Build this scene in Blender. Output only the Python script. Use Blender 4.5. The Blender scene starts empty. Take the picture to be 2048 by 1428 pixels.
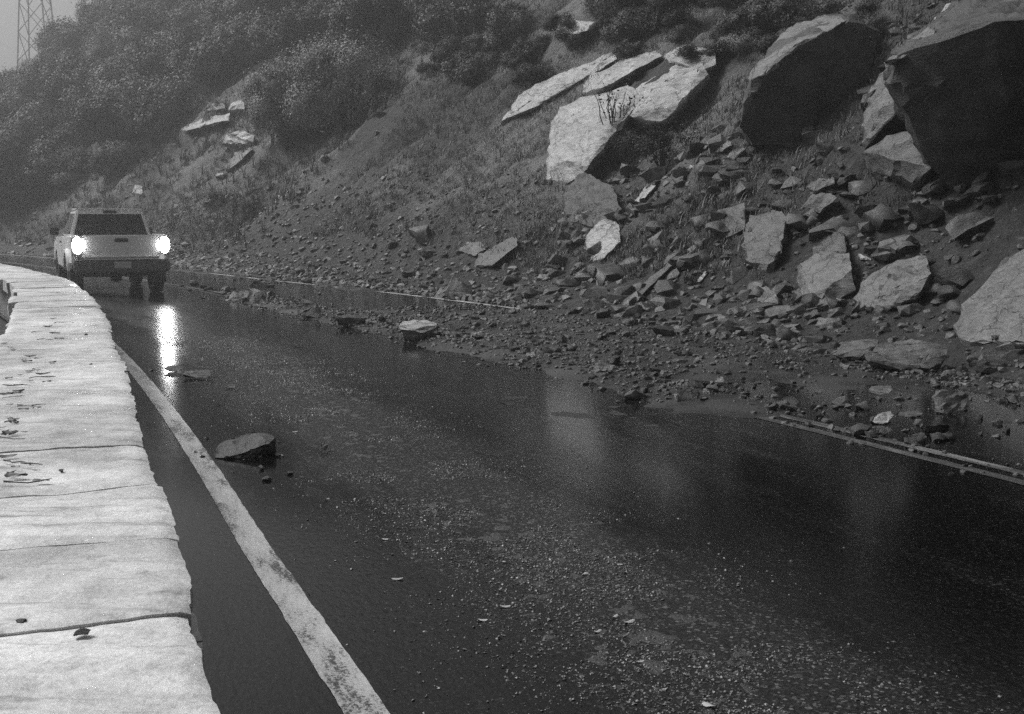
import bpy, bmesh, math, random
import numpy as np
from mathutils import Vector, Matrix
from mathutils.bvhtree import BVHTree

# ------------------------------------------------------------------ camera, sky, sun, exposure
scene = bpy.context.scene
COL = scene.collection
F_PX, CAM_H, HORIZON = 2400.0, 1.5, 435.0          # focal length and horizon in pixels of the 2048 x 1428 photograph
PITCH = math.atan((714 - HORIZON) / F_PX)
cam_data = bpy.data.cameras.new('camera')
cam = bpy.data.objects.new('camera', cam_data)
COL.objects.link(cam)
cam.location = (0, 0, CAM_H)
cam.rotation_euler = (math.pi / 2 - PITCH, 0, 0)
cam_data.sensor_width = 36
cam_data.lens = 36 * F_PX / 2048
cam_data.clip_start = 0.05
cam_data.clip_end = 2000
scene.camera = cam

SUN_DIR = Vector((-0.86, 0.36, 1.0)).normalized()  # towards the bright part of the cloudy sky
world = bpy.data.worlds.new('World')
scene.world = world
world.use_nodes = True
nt = world.node_tree
sky = nt.nodes.new('ShaderNodeTexSky')
sky.sky_type = 'NISHITA'
sky.sun_disc = False
sky.sun_elevation = math.asin(SUN_DIR.z)
sky.sun_rotation = math.atan2(SUN_DIR.x, SUN_DIR.y) % (2 * math.pi)
sky.dust_density = 6.0
bw = nt.nodes.new('ShaderNodeRGBToBW')             # a black-and-white photograph: grey sky
bg = nt.nodes['Background']
bg.inputs['Strength'].default_value = 0.05
nt.links.new(sky.outputs[0], bw.inputs[0])
nt.links.new(bw.outputs[0], bg.inputs[0])

sun_data = bpy.data.lights.new('sun', 'SUN')
sun_data.energy = 1.5
sun_data.angle = math.radians(24)
sun = bpy.data.objects.new('sun', sun_data)
COL.objects.link(sun)
sun.rotation_euler = (-SUN_DIR).to_track_quat('-Z', 'Y').to_euler()

scene.view_settings.view_transform = 'Standard'
scene.view_settings.look = 'None'
scene.view_settings.gamma = 1
scene.view_settings.use_curve_mapping = False
scene.view_settings.exposure = 0.95
scene.cycles.use_denoising = False                 # keep the fine grain of a high-speed exposure
scene.cycles.sample_clamp_indirect = 3.0

# ------------------------------------------------------------------ helpers
rng = np.random.default_rng(7)
R = random.Random(11)


def tag(o, label=None, cat=None, group=None, kind=None):
    if label: o['label'] = label
    if cat: o['category'] = cat
    if group: o['group'] = group
    if kind: o['kind'] = kind
    return o


def empty(name, loc, rz=0.0):
    o = bpy.data.objects.new(name, None)
    o.empty_display_size = 0.2
    COL.objects.link(o)
    o.location = loc
    o.rotation_euler = (0, 0, rz)
    return o


def link(name, me, parent=None):
    o = bpy.data.objects.new(name, me)
    COL.objects.link(o)
    if parent is not None:
        o.parent = parent
    return o


def mesh_np(name, verts, faces, mat=None, smooth=False, uv=None, angle=None):
    me = bpy.data.meshes.new(name)
    v = np.asarray(verts, dtype=np.float64)
    fc = np.asarray(faces, dtype=np.int64)
    n, k = fc.shape
    me.vertices.add(len(v)); me.vertices.foreach_set('co', v.ravel())
    me.loops.add(n * k); me.loops.foreach_set('vertex_index', fc.ravel().astype(np.int32))
    me.polygons.add(n)
    me.polygons.foreach_set('loop_start', np.arange(0, n * k, k, dtype=np.int32))
    if uv is not None:
        l = me.uv_layers.new(name='UVMap')
        l.data.foreach_set('uv', np.asarray(uv)[fc.ravel()].ravel().astype(np.float32))
    me.update(calc_edges=True)
    me.polygons.foreach_set('use_smooth', np.full(n, bool(smooth)))
    if smooth and angle: me.set_sharp_from_angle(angle=angle)
    if mat: me.materials.append(mat)
    return me


def mesh_bm(name, bm, mat=None, smooth=False, angle=None):
    bmesh.ops.recalc_face_normals(bm, faces=bm.faces[:])
    me = bpy.data.meshes.new(name)
    bm.to_mesh(me); bm.free()
    if smooth:
        me.polygons.foreach_set('use_smooth', np.full(len(me.polygons), True))
        if angle: me.set_sharp_from_angle(angle=angle)
    if mat: me.materials.append(mat)
    return me


def _hash(ix, iy, iz, seed):
    h = (ix * 374761393 + iy * 668265263 + iz * 2147483647 + seed * 1274126177) & 0xFFFFFFFF
    h = ((h ^ (h >> 13)) * 1274126177) & 0xFFFFFFFF
    h = ((h ^ (h >> 16)) * 2246822519) & 0xFFFFFFFF
    return ((h ^ (h >> 15)) & 0xFFFFFF) / float(0xFFFFFF) * 2 - 1


def vnoise(p, seed=0):
    p = np.asarray(p, dtype=np.float64)
    i = np.floor(p).astype(np.int64); f = p - i
    f = f * f * f * (f * (f * 6 - 15) + 10)
    r = np.zeros(p.shape[:-1])
    for dx in (0, 1):
        wx = f[..., 0] if dx else 1 - f[..., 0]
        for dy in (0, 1):
            wy = f[..., 1] if dy else 1 - f[..., 1]
            for dz in (0, 1):
                wz = f[..., 2] if dz else 1 - f[..., 2]
                r += wx * wy * wz * _hash(i[..., 0] + dx, i[..., 1] + dy, i[..., 2] + dz, seed)
    return r


def fbm(p, octaves=4, seed=0, gain=0.5):
    p = np.asarray(p, dtype=np.float64)
    a, r = 1.0, 0
    for o in range(octaves):
        r = r + a * vnoise(p * (2.03 ** o) + 17.3 * o, seed + o)
        a *= gain
    return r


def fbm2(x, y, scale, octaves=4, seed=0, gain=0.5):
    return fbm(np.stack([x / scale, y / scale, np.zeros_like(x) + seed * 1.37], -1), octaves, seed, gain)


def sstep(a, b, x):
    u = np.clip((x - a) / (b - a), 0, 1)
    return u * u * (3 - 2 * u)


# ------------------------------------------------------------------ materials (a monochrome place: greys only)
def g(v):
    return (v, v, v, 1)


def mat_base(name):
    m = bpy.data.materials.new(name)
    m.use_nodes = True
    return m, m.node_tree, m.node_tree.nodes['Principled BSDF']


def ramp(nt, stops, interp='LINEAR'):
    r = nt.nodes.new('ShaderNodeValToRGB')
    r.color_ramp.interpolation = interp
    el = r.color_ramp.elements
    while len(el) < len(stops): el.new(0.5)
    for e, (p, v) in zip(el, stops):
        e.position = p; e.color = g(v)
    return r


def noise(nt, vec, scale, detail=4, rough=0.55, stretch=None):
    n = nt.nodes.new('ShaderNodeTexNoise')
    n.inputs['Scale'].default_value = scale
    n.inputs['Detail'].default_value = detail
    n.inputs['Roughness'].default_value = rough
    if stretch:
        mp = nt.nodes.new('ShaderNodeMapping')
        mp.inputs['Scale'].default_value = stretch
        nt.links.new(vec, mp.inputs[0]); vec = mp.outputs[0]
    nt.links.new(vec, n.inputs['Vector'])
    return n


def bump(nt, bs, height, strength, dist, prev=None):
    b = nt.nodes.new('ShaderNodeBump')
    b.inputs['Strength'].default_value = strength
    b.inputs['Distance'].default_value = dist
    nt.links.new(height, b.inputs['Height'])
    if prev is not None: nt.links.new(prev.outputs[0], b.inputs['Normal'])
    nt.links.new(b.outputs[0], bs.inputs['Normal'])
    return b


def coords(nt, which='Object'):
    return nt.nodes.new('ShaderNodeTexCoord').outputs[which]


def mixc(nt, fac, a, b):
    m = nt.nodes.new('ShaderNodeMix'); m.data_type = 'RGBA'
    for s, v in ((0, fac), (6, a), (7, b)):
        if isinstance(v, (int, float)): m.inputs[s].default_value = v if s == 0 else g(v)
        else: nt.links.new(v, m.inputs[s])
    return m.outputs[2]


def plain(name, v, rough=0.5, metallic=0.0, coat=0.0):
    m, nt, bs = mat_base(name)
    bs.inputs['Base Color'].default_value = g(v)
    bs.inputs['Roughness'].default_value = rough
    bs.inputs['Metallic'].default_value = metallic
    bs.inputs['Coat Weight'].default_value = coat
    return m


def rock_mat(name, lo, hi, scale=3.0, rough=0.55, strata=True, bumpd=0.03):
    m, nt, bs = mat_base(name)
    c = coords(nt)
    n1 = noise(nt, c, scale, 6, 0.62)
    n2 = noise(nt, c, scale * 4, 6, 0.72, (0.7, 1.3, 4.0))
    n3 = noise(nt, c, scale * 28, 3, 0.6)
    r1 = ramp(nt, [(0.3, lo), (0.68, hi)])
    nt.links.new(n1.outputs[0], r1.inputs[0])
    r2 = ramp(nt, [(0.34, 0.3), (0.44, 0.75), (0.56, 1.0)])
    nt.links.new(n2.outputs[0], r2.inputs[0])
    mu = nt.nodes.new('ShaderNodeMix'); mu.data_type = 'RGBA'; mu.blend_type = 'MULTIPLY'
    mu.inputs[0].default_value = 0.92
    nt.links.new(r1.outputs[0], mu.inputs[6]); nt.links.new(r2.outputs[0], mu.inputs[7])
    vo = nt.nodes.new('ShaderNodeTexVoronoi'); vo.feature = 'DISTANCE_TO_EDGE'
    vo.inputs['Scale'].default_value = scale * 0.9
    mp = nt.nodes.new('ShaderNodeMapping'); mp.inputs['Scale'].default_value = (0.5, 1.0, 1.6); mp.inputs['Rotation'].default_value = (0.5, 0.6, 0.3)
    wv_ = nt.nodes.new('ShaderNodeMix'); wv_.data_type = 'VECTOR'; wv_.inputs[0].default_value = 0.4
    nt.links.new(c, wv_.inputs[4]); nt.links.new(n1.outputs['Color'], wv_.inputs[5])
    nt.links.new(wv_.outputs[1], mp.inputs[0]); nt.links.new(mp.outputs[0], vo.inputs['Vector'])
    rc = ramp(nt, [(0.0, 0.4), (0.012, 1.0)])
    nt.links.new(vo.outputs['Distance'], rc.inputs[0])
    mc = nt.nodes.new('ShaderNodeMix'); mc.data_type = 'RGBA'; mc.blend_type = 'MULTIPLY'; mc.inputs[0].default_value = 0.55
    nt.links.new(mu.outputs[2], mc.inputs[6]); nt.links.new(rc.outputs[0], mc.inputs[7])
    nt.links.new(mc.outputs[2], bs.inputs['Base Color'])
    bs.inputs['Roughness'].default_value = rough
    b = bump(nt, bs, rc.outputs[0], 0.7, bumpd)
    b = bump(nt, bs, n2.outputs[0], 0.8, bumpd, b)
    bump(nt, bs, n3.outputs[0], 0.6, bumpd * 0.3, b)
    return m


M = {}
M['pale_rock'] = rock_mat('pale_granite', 0.27, 0.44, 1.6, 0.5)
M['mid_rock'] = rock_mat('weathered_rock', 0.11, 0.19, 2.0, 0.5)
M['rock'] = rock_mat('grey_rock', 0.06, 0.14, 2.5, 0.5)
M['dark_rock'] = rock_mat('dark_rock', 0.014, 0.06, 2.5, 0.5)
M['grit'] = rock_mat('pale_grit', 0.06, 0.20, 5.0, 0.4, bumpd=0.002)
M['rubble'] = rock_mat('rubble_stone', 0.03, 0.12, 5.0, 0.45, bumpd=0.012)


def m_asphalt():
    m, nt, bs = mat_base('wet_asphalt')
    uv = coords(nt, 'UV')                                  # u = metres along the road, v = metres across it
    big = noise(nt, uv, 0.55, 5, 0.6, (0.35, 1.0, 1))
    streak = noise(nt, uv, 1.6, 5, 0.65, (0.25, 1.3, 1))
    fine = noise(nt, uv, 60, 2, 0.6)
    agg = nt.nodes.new('ShaderNodeTexVoronoi'); agg.inputs['Scale'].default_value = 75
    nt.links.new(uv, agg.inputs['Vector'])
    ma = nt.nodes.new('ShaderNodeMath'); ma.operation = 'ADD'
    nt.links.new(big.outputs[0], ma.inputs[0]); nt.links.new(streak.outputs[0], ma.inputs[1])
    sv = nt.nodes.new('ShaderNodeSeparateXYZ'); nt.links.new(uv, sv.inputs[0])
    def mth(op, a, b=None):
        n_ = nt.nodes.new('ShaderNodeMath'); n_.operation = op
        for q, v_ in ((0, a), (1, b)):
            if v_ is None: continue
            if isinstance(v_, (int, float)): n_.inputs[q].default_value = v_
            else: nt.links.new(v_, n_.inputs[q])
        return n_.outputs[0]
    e_ = mth('DIVIDE', mth('ADD', sv.outputs[1], 2.75), 0.62)
    band = mth('EXPONENT', mth('MULTIPLY', mth('MULTIPLY', e_, e_), -1.0))
    hm = nt.nodes.new('ShaderNodeMath'); hm.operation = 'MULTIPLY_ADD'; hm.inputs[1].default_value = 0.48   # grit left between the wheel tracks
    nt.links.new(band, hm.inputs[0]); nt.links.new(ma.outputs[0], hm.inputs[2])
    mr = nt.nodes.new('ShaderNodeMapRange')
    mr.inputs[1].default_value = 1.02; mr.inputs[2].default_value = 1.5; mr.interpolation_type = 'SMOOTHSTEP'
    nt.links.new(hm.outputs[0], mr.inputs[0])
    spk = nt.nodes.new('ShaderNodeTexVoronoi'); spk.inputs['Scale'].default_value = 95
    nt.links.new(uv, spk.inputs['Vector'])
    sep = nt.nodes.new('ShaderNodeSeparateColor'); nt.links.new(spk.outputs['Color'], sep.inputs[0])
    grain = ramp(nt, [(0.0, 0.25), (0.6, 0.7), (0.88, 1.2), (1.0, 6.0)])
    nt.links.new(sep.outputs[0], grain.inputs[0])
    c0 = mixc(nt, mr.outputs[0], 0.003, 0.026)
    mu = nt.nodes.new('ShaderNodeMix'); mu.data_type = 'RGBA'; mu.blend_type = 'MULTIPLY'
    mu.inputs[0].default_value = 1.0
    nt.links.new(c0, mu.inputs[6]); nt.links.new(grain.outputs[0], mu.inputs[7])
    nt.links.new(mu.outputs[2], bs.inputs['Base Color'])
    rr = nt.nodes.new('ShaderNodeMapRange')
    rr.inputs[3].default_value = 0.12; rr.inputs[4].default_value = 0.26
    nt.links.new(mr.outputs[0], rr.inputs[0])
    nt.links.new(rr.outputs[0], bs.inputs['Roughness'])
    bs.inputs['IOR'].default_value = 1.33
    bs.inputs['Specular IOR Level'].default_value = 0.4
    b = nt.nodes.new('ShaderNodeBump')
    b.inputs['Distance'].default_value = 0.006
    st = nt.nodes.new('ShaderNodeMapRange')
    st.inputs[3].default_value = 0.0; st.inputs[4].default_value = 0.12
    nt.links.new(mr.outputs[0], st.inputs[0]); nt.links.new(st.outputs[0], b.inputs['Strength'])
    nt.links.new(agg.outputs['Distance'], b.inputs['Height'])
    rip = noise(nt, uv, 16, 5, 0.6, (1.0, 2.2, 1))
    gut = nt.nodes.new('ShaderNodeMapRange'); gut.interpolation_type = 'SMOOTHSTEP'
    gut.inputs[1].default_value = -2.9; gut.inputs[2].default_value = -3.8; gut.inputs[3].default_value = 0.08; gut.inputs[4].default_value = 0.3
    nt.links.new(sv.outputs[1], gut.inputs[0])
    nearf = nt.nodes.new('ShaderNodeMapRange'); nearf.interpolation_type = 'SMOOTHSTEP'
    nearf.inputs[1].default_value = 6.5; nearf.inputs[2].default_value = 3.0
    nt.links.new(sv.outputs[0], nearf.inputs[0])
    b2 = nt.nodes.new('ShaderNodeBump'); b2.inputs['Distance'].default_value = 0.012
    nt.links.new(mth('MULTIPLY', gut.outputs[0], nearf.outputs[0]), b2.inputs['Strength'])
    nt.links.new(rip.outputs[0], b2.inputs['Height']); nt.links.new(b.outputs[0], b2.inputs['Normal'])
    nt.links.new(b2.outputs[0], bs.inputs['Normal'])
    return m


def m_line(name, hi, worn):
    m, nt, bs = mat_base(name)
    uv = coords(nt, 'UV')
    n1 = noise(nt, uv, 3.0, 6, 0.75, (0.5, 2.0, 1))
    n2 = noise(nt, uv, 70, 4, 0.7)
    ma = nt.nodes.new('ShaderNodeMath'); ma.operation = 'MULTIPLY_ADD'; ma.inputs[1].default_value = 0.5
    nt.links.new(n2.outputs[0], ma.inputs[0]); nt.links.new(n1.outputs[0], ma.inputs[2])
    r = ramp(nt, [(worn, 0.05), (worn + 0.08, hi * 0.7), (worn + 0.30, hi)])
    nt.links.new(ma.outputs[0], r.inputs[0]); nt.links.new(r.outputs[0], bs.inputs['Base Color'])
    bs.inputs['Roughness'].default_value = 0.38
    bump(nt, bs, n2.outputs[0], 0.5, 0.004)
    return m


def m_ground():
    m, nt, bs = mat_base('hillside_soil')
    c = coords(nt)
    n1 = noise(nt, c, 0.35, 6, 0.65)
    n2 = noise(nt, c, 5.0, 6, 0.7)
    n3 = noise(nt, c, 22.0, 3, 0.7)
    r1 = ramp(nt, [(0.35, 0.011), (0.7, 0.034)])
    nt.links.new(n1.outputs[0], r1.inputs[0])
    r2 = ramp(nt, [(0.32, 0.15), (0.5, 0.8), (0.68, 2.4)])
    nt.links.new(n2.outputs[0], r2.inputs[0])
    mu = nt.nodes.new('ShaderNodeMix'); mu.data_type = 'RGBA'; mu.blend_type = 'MULTIPLY'; mu.inputs[0].default_value = 1
    nt.links.new(r1.outputs[0], mu.inputs[6]); nt.links.new(r2.outputs[0], mu.inputs[7])
    an = nt.nodes.new('ShaderNodeAttribute'); an.attribute_name = 'thatch'
    rt = ramp(nt, [(0.3, 0.05), (0.5, 0.12), (0.7, 0.22)]); nt.links.new(n3.outputs[0], rt.inputs[0])
    nt.links.new(mixc(nt, an.outputs['Fac'], mu.outputs[2], rt.outputs[0]), bs.inputs['Base Color'])
    bs.inputs['Roughness'].default_value = 0.75
    b = bump(nt, bs, n2.outputs[0], 1.0, 0.16)
    bump(nt, bs, n3.outputs[0], 0.8, 0.025, b)
    return m


def m_mud(name='wet_silt', lo=0.012, hi=0.04, fine=28.0, rmin=0.2):
    m, nt, bs = mat_base(name)
    c = coords(nt)
    n1 = noise(nt, c, 1.2, 5, 0.6)
    n2 = noise(nt, c, fine, 4, 0.7)
    r1 = ramp(nt, [(0.35, lo), (0.7, hi)])
    nt.links.new((n1 if fine < 40 else n2).outputs[0], r1.inputs[0]); nt.links.new(r1.outputs[0], bs.inputs['Base Color'])
    r2 = ramp(nt, [(0.4, rmin), (0.6, 0.55)])
    nt.links.new(n1.outputs[0], r2.inputs[0]); nt.links.new(r2.outputs[0], bs.inputs['Roughness'])
    bump(nt, bs, n2.outputs[0], 0.8, 0.012)
    return m


def m_wall():
    m, nt, bs = mat_base('wet_pale_stone')
    c = coords(nt)
    oi = nt.nodes.new('ShaderNodeObjectInfo')
    n1 = noise(nt, c, 2.2, 6, 0.65)                       # mottling
    n2 = noise(nt, c, 11.0, 8, 0.72)                      # stains and pits
    n3 = noise(nt, c, 60.0, 4, 0.7)                       # stone grain
    n4 = noise(nt, c, 5.0, 7, 0.7, (0.35, 2.4, 1))        # tool marks and runs of water across the coping
    def mul(a, b, f):
        q = nt.nodes.new('ShaderNodeMix'); q.data_type = 'RGBA'; q.blend_type = 'MULTIPLY'; q.inputs[0].default_value = f
        nt.links.new(a, q.inputs[6]); nt.links.new(b, q.inputs[7])
        return q.outputs[2]
    r1 = ramp(nt, [(0.3, 0.44), (0.62, 0.74)]); nt.links.new(n1.outputs[0], r1.inputs[0])
    r2 = ramp(nt, [(0.27, 0.25), (0.40, 0.80), (0.55, 1.0)]); nt.links.new(n2.outputs[0], r2.inputs[0])
    r3 = ramp(nt, [(0.3, 0.72), (0.5, 1.0), (0.7, 1.1)]); nt.links.new(n3.outputs[0], r3.inputs[0])
    r4 = ramp(nt, [(0.34, 0.25), (0.43, 0.85), (0.52, 1.0)]); nt.links.new(n4.outputs[0], r4.inputs[0])
    r5 = ramp(nt, [(0.0, 0.80), (1.0, 1.08)]); nt.links.new(oi.outputs['Random'], r5.inputs[0])
    col = mul(mul(mul(mul(r1.outputs[0], r2.outputs[0], 0.8), r3.outputs[0], 0.9), r4.outputs[0], 0.7), r5.outputs[0], 1.0)
    nt.links.new(col, bs.inputs['Base Color'])
    rr = ramp(nt, [(0.38, 0.28), (0.6, 0.6)]); nt.links.new(n1.outputs[0], rr.inputs[0])
    nt.links.new(rr.outputs[0], bs.inputs['Roughness'])
    b = bump(nt, bs, n2.outputs[0], 0.8, 0.010)
    bump(nt, bs, n3.outputs[0], 0.6, 0.003, b)
    return m


def m_leaf(name, v, trans=0.25):
    m, nt, bs = mat_base(name)
    oi = nt.nodes.new('ShaderNodeObjectInfo')
    c = coords(nt)
    n = noise(nt, c, 2.5, 3, 0.6)
    r = ramp(nt, [(0.3, v * 0.7), (0.7, v * 1.35)])
    nt.links.new(n.outputs[0], r.inputs[0])
    vr = ramp(nt, [(0.0, 0.7), (1.0, 1.25)])
    nt.links.new(oi.outputs['Random'], vr.inputs[0])
    mu = nt.nodes.new('ShaderNodeMix'); mu.data_type = 'RGBA'; mu.blend_type = 'MULTIPLY'; mu.inputs[0].default_value = 1
    nt.links.new(r.outputs[0], mu.inputs[6]); nt.links.new(vr.outputs[0], mu.inputs[7])
    nt.links.new(mu.outputs[2], bs.inputs['Base Color'])
    bs.inputs['Roughness'].default_value = 0.55
    bs.inputs['Specular IOR Level'].default_value = 0.25
    return m


M['asphalt'] = m_asphalt()
M['white_line'] = m_line('white_road_paint', 0.58, 0.65)
M['yellow_line'] = m_line('yellow_road_paint', 0.24, 0.69)
M['yellow_line_worn'] = m_line('worn_yellow_road_paint', 0.18, 0.80)
M['ground'] = m_ground()
M['mud'] = m_mud()
M['wall'] = m_wall()
M['mortar'] = rock_mat('old_mortar', 0.12, 0.25, 4.0, 0.7)
M['leaf_dark'] = m_leaf('dark_shrub_leaf', 0.02)
M['leaf_mid'] = m_leaf('mid_shrub_leaf', 0.075)
M['leaf_pale'] = m_leaf('pale_shrub_leaf', 0.16)
M['leaf_bush'] = m_leaf('bush_leaf', 0.24)
M['leaf_feather'] = m_leaf('feathery_bush_leaf', 0.22)
M['grass'] = m_leaf('dry_grass_blade', 0.18)
M['bark'] = rock_mat('bark', 0.04, 0.10, 12.0, 0.8)
M['twig'] = plain('wet_twig', 0.07, 0.6)
M['litter'] = plain('wet_leaf_litter', 0.42, 0.25)
M['steel'] = plain('galvanised_steel', 0.3, 0.5, 0.6)


# ------------------------------------------------------------------ road axis: s metres along, t metres to the right
DS = 0.1
S_AX = np.arange(-60, 330, DS)
HEAD = (0.3291 + 0.0058 * np.clip(S_AX, -20, 15.07) + 0.0154 * np.clip(S_AX - 15.07, 0, 7.9)
        + 0.0055 * np.clip(S_AX - 22.97, 0, 60))
_X = np.cumsum(-np.sin(HEAD)) * DS
_Y = np.cumsum(np.cos(HEAD)) * DS
_i0 = int(np.argmin(abs(S_AX)))
AX = _X - _X[_i0] + 4.245
AY = _Y - _Y[_i0] + 2.0


def road_xy(s, t):
    s = np.asarray(s, dtype=float)
    x = np.interp(s, S_AX, AX); y = np.interp(s, S_AX, AY); a = np.interp(s, S_AX, HEAD)
    return x + t * np.cos(a), y + t * np.sin(a)


def road_st(x, y):
    i = int(np.argmin((AX - x) ** 2 + (AY - y) ** 2))
    return S_AX[i], (x - AX[i]) * math.cos(HEAD[i]) + (y - AY[i]) * math.sin(HEAD[i])


def heading(s):
    return float(np.interp(s, S_AX, HEAD))


W_TOP = 0.60


def t_left(s): return np.interp(s, [0, 1, 2.4, 5, 20], [-3.80, -3.83, -3.91, -3.97, -3.97])
def w_in(s): return np.interp(s, [0.12, 0.55, 5, 10, 15, 20, 26], [-4.36, -4.47, -4.45, -4.33, -4.16, -4.05, -4.05])
def w_out(s): return w_in(s) - 0.84



def t_centre(s): return np.interp(s, [0, 5, 12, 17, 22, 40], [0.55, 0.42, -0.05, -0.55, -0.4, -0.3])
def t_right(s): return np.interp(s, [0, 12, 18, 24, 29, 60], [2.9, 2.85, 2.8, 2.5, 2.25, 2.3])


def terrain_z(s, t):
    # right: talus fan, then the steep hillside; left of the wall: the drop to the river
    toe = 3.5 + 0.25 * fbm2(s, t * 0, 4.0, 3, 3) - 0.5 * sstep(20, 30, s)
    u = t - toe
    prof = np.where(u < 0, 0, 0.38 * u)
    prof = prof + 0.42 * np.clip(u - 1.4, 0, None) - 0.3 * np.clip(u - 75, 0, None)
    cap = 33 - 0.9 * np.clip(s - 70, 0, 30)                # the ridge comes down towards the far bend
    prof = -2.0 * np.log(np.exp(-prof / 2.0) + np.exp(-cap / 2.0))
    amp = sstep(0.0, 5, u)
    rills = fbm(np.stack([s / 1.6 + u * 0.10, u / 6.0, 0 * s], -1), 4, 21, 0.55)
    lumps = fbm2(s, t, 3.2, 5, 5, 0.55)
    broad = fbm2(s, t, 16.0, 4, 9)
    big = fbm2(s, t, 40.0, 3, 14)
    z = prof + amp * (0.22 * rills + 0.30 * lumps) + sstep(.8, 3, u) * (0.10 * fbm2(s, t, 0.9, 4, 33, 0.6) + 0.17 * np.abs(fbm2(s + 0.5 * t, 0.6 * t, 0.7, 4, 35, 0.6)) * sstep(26, 16, s)) + sstep(3, 14, u) * (1.0 * broad + 2.2 * sstep(10, 40, u) * big)
    z = z + sstep(0, 1.2, u) * 0.07 * fbm2(s, t, 0.45, 3, 31)
    lft = np.clip(-5.15 - t, 0, None)
    z = z - 0.7 * lft * sstep(0, 3, lft) + 0.25 * sstep(0.5, 4, lft) * lumps
    z = np.where(t < -40, np.maximum(z, -26 + 0.5 * lumps), z)
    flat = (t > -5.2) & (u < 0.05)
    return np.where(flat, -0.06, z - 0.06)


def grade(segs):
    out = [segs[0][0]]
    for a, b, d0, d1 in segs:
        n = max(2, int(round((b - a) / ((d0 + d1) / 2))))
        w = np.linspace(d0, d1, n); w = np.cumsum(w); w = w / w[-1] * (b - a) + a
        out += w.tolist()
    return np.array(out)


sg = grade([(-45, 2, 2.0, 0.16), (2, 32, 0.14, 0.16), (32, 75, 0.18, 0.6), (75, 300, 0.7, 7.0)])
tg = grade([(-70, -6, 5.0, 0.5), (-6, 2.4, 0.5, 0.3), (2.4, 15, 0.10, 0.12), (15, 30, 0.14, 0.3), (30, 160, 0.35, 6.0)])
SG, TG = np.meshgrid(sg, tg, indexing='ij')
GX, GY = road_xy(SG, TG)
GZ = terrain_z(SG, TG)
ns, ntt = SG.shape
idx = np.arange(ns * ntt).reshape(ns, ntt)
gf = np.stack([idx[:-1, :-1], idx[1:, :-1], idx[1:, 1:], idx[:-1, 1:]], -1).reshape(-1, 4)
gf = gf[:, ::-1]
gv = np.stack([GX, GY, GZ], -1).reshape(-1, 3)
ground = link('ground', mesh_np('ground', gv, gf, M['ground'], True))
_u = TG - 3.5
_th = sstep(15, 21, SG) * sstep(75, 55, SG) * sstep(1.2, 3.5, _u) * sstep(-0.6, 0.3, fbm2(SG, TG, 3.0, 4, 95))
at_ = ground.data.attributes.new('thatch', 'FLOAT', 'POINT'); at_.data.foreach_set('value', _th.ravel().astype(np.float32))   # where dry grass mats the soil
tag(ground, 'dark soil hillside rising steeply from the road', 'hillside', kind='structure')


def strip(name, s0, s1, t0f, t1f, z, mat, nst=0.25, nt_=2, parent=None, ragged=False):
    ss = np.arange(s0, s1 + 1e-6, nst)
    w = np.linspace(0, 1, nt_)
    a = np.array([t0f(v) if callable(t0f) else t0f for v in ss])[:, None]
    b = np.array([t1f(v) if callable(t1f) else t1f for v in ss])[:, None]
    if ragged:
        a = a + 0.0028 * fbm2(ss, ss * 0, 0.12, 3, 91, 0.8)[:, None]; b = b + 0.0028 * fbm2(ss, ss * 0, 0.12, 3, 92, 0.8)[:, None]
    T = a + (b - a) * w[None]
    S = np.repeat(ss[:, None], nt_, 1)
    X, Y = road_xy(S, T)
    v = np.stack([X, Y, np.zeros_like(X) + z], -1).reshape(-1, 3)
    uv = np.stack([S, T], -1).reshape(-1, 2)
    i = np.arange(S.size).reshape(S.shape)
    f = np.stack([i[:-1, :-1], i[:-1, 1:], i[1:, 1:], i[1:, :-1]], -1).reshape(-1, 4)
    return link(name, mesh_np(name, v, f, mat, True, uv), parent)


road = strip('road', -44, 160, -4.9, 3.45, 0.0, M['asphalt'], 0.5, 10)
tag(road, 'wet black asphalt two lane road curving left', 'road', kind='structure')
wv = 0.066
el = strip('edge_line', -44, 120, lambda s: t_left(s) - wv, lambda s: t_left(s) + wv, 0.0025, M['white_line'], 0.03, ragged=True)
tag(el, 'broad white edge line beside the stone wall', 'road marking', kind='structure')
er = strip('edge_line', -44, 120, lambda s: t_right(s) - 0.07, lambda s: t_right(s) + 0.07, 0.005, M['white_line'], 0.05, ragged=True)
tag(er, 'thin white edge line at the foot of the slope', 'road marking', kind='structure')
for k, o in enumerate((-0.10, 0.10)):
    cl = strip('centre_line', -44, 120, lambda s: t_centre(s) + o - 0.05, lambda s: t_centre(s) + o + 0.05, 0.0025, M[('yellow_line_worn', 'yellow_line')[k]], 0.04, ragged=True)
    tag(cl, ['near stripe of the double centre line', 'far stripe of the double centre line'][k], 'road marking', kind='structure')


# silt washed over the far lane: it dips under the asphalt where it ends
def mud_h(s, t):
    e = t - t_centre(s)
    band = sstep(-0.5, 0.5, e - 0.25 * sstep(9, 4, s)) * (1 - sstep(16.5, 19.5, s)) * sstep(8.0, 10.5, s + e * 0.5)
    band = np.maximum(band, sstep(2.2, 3.1, e) * 0.9 * (1 - sstep(13.0, 15.5, s)))
    band = np.maximum(band, 1.3 * np.exp(-(e / 0.42) ** 2) * (1 - sstep(19, 27, s)) * sstep(7.0, 8.4, s))
    band = np.maximum(band, 0.8 * sstep(0.12, 0.7, t - t_right(s)))
    band = np.maximum(band, 1.1 * sstep(0.0, 0.4, fbm2(s, s * 0, 1.6, 3, 47)) * np.exp(-((t - t_right(s)) / 0.3) ** 2))
    n = fbm2(s, t, 1.3, 4, 41, 0.6)
    n2 = fbm2(s, t, 0.3, 3, 43)
    return band * 0.055 - 0.030 + 0.022 * n + 0.008 * n2


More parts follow.
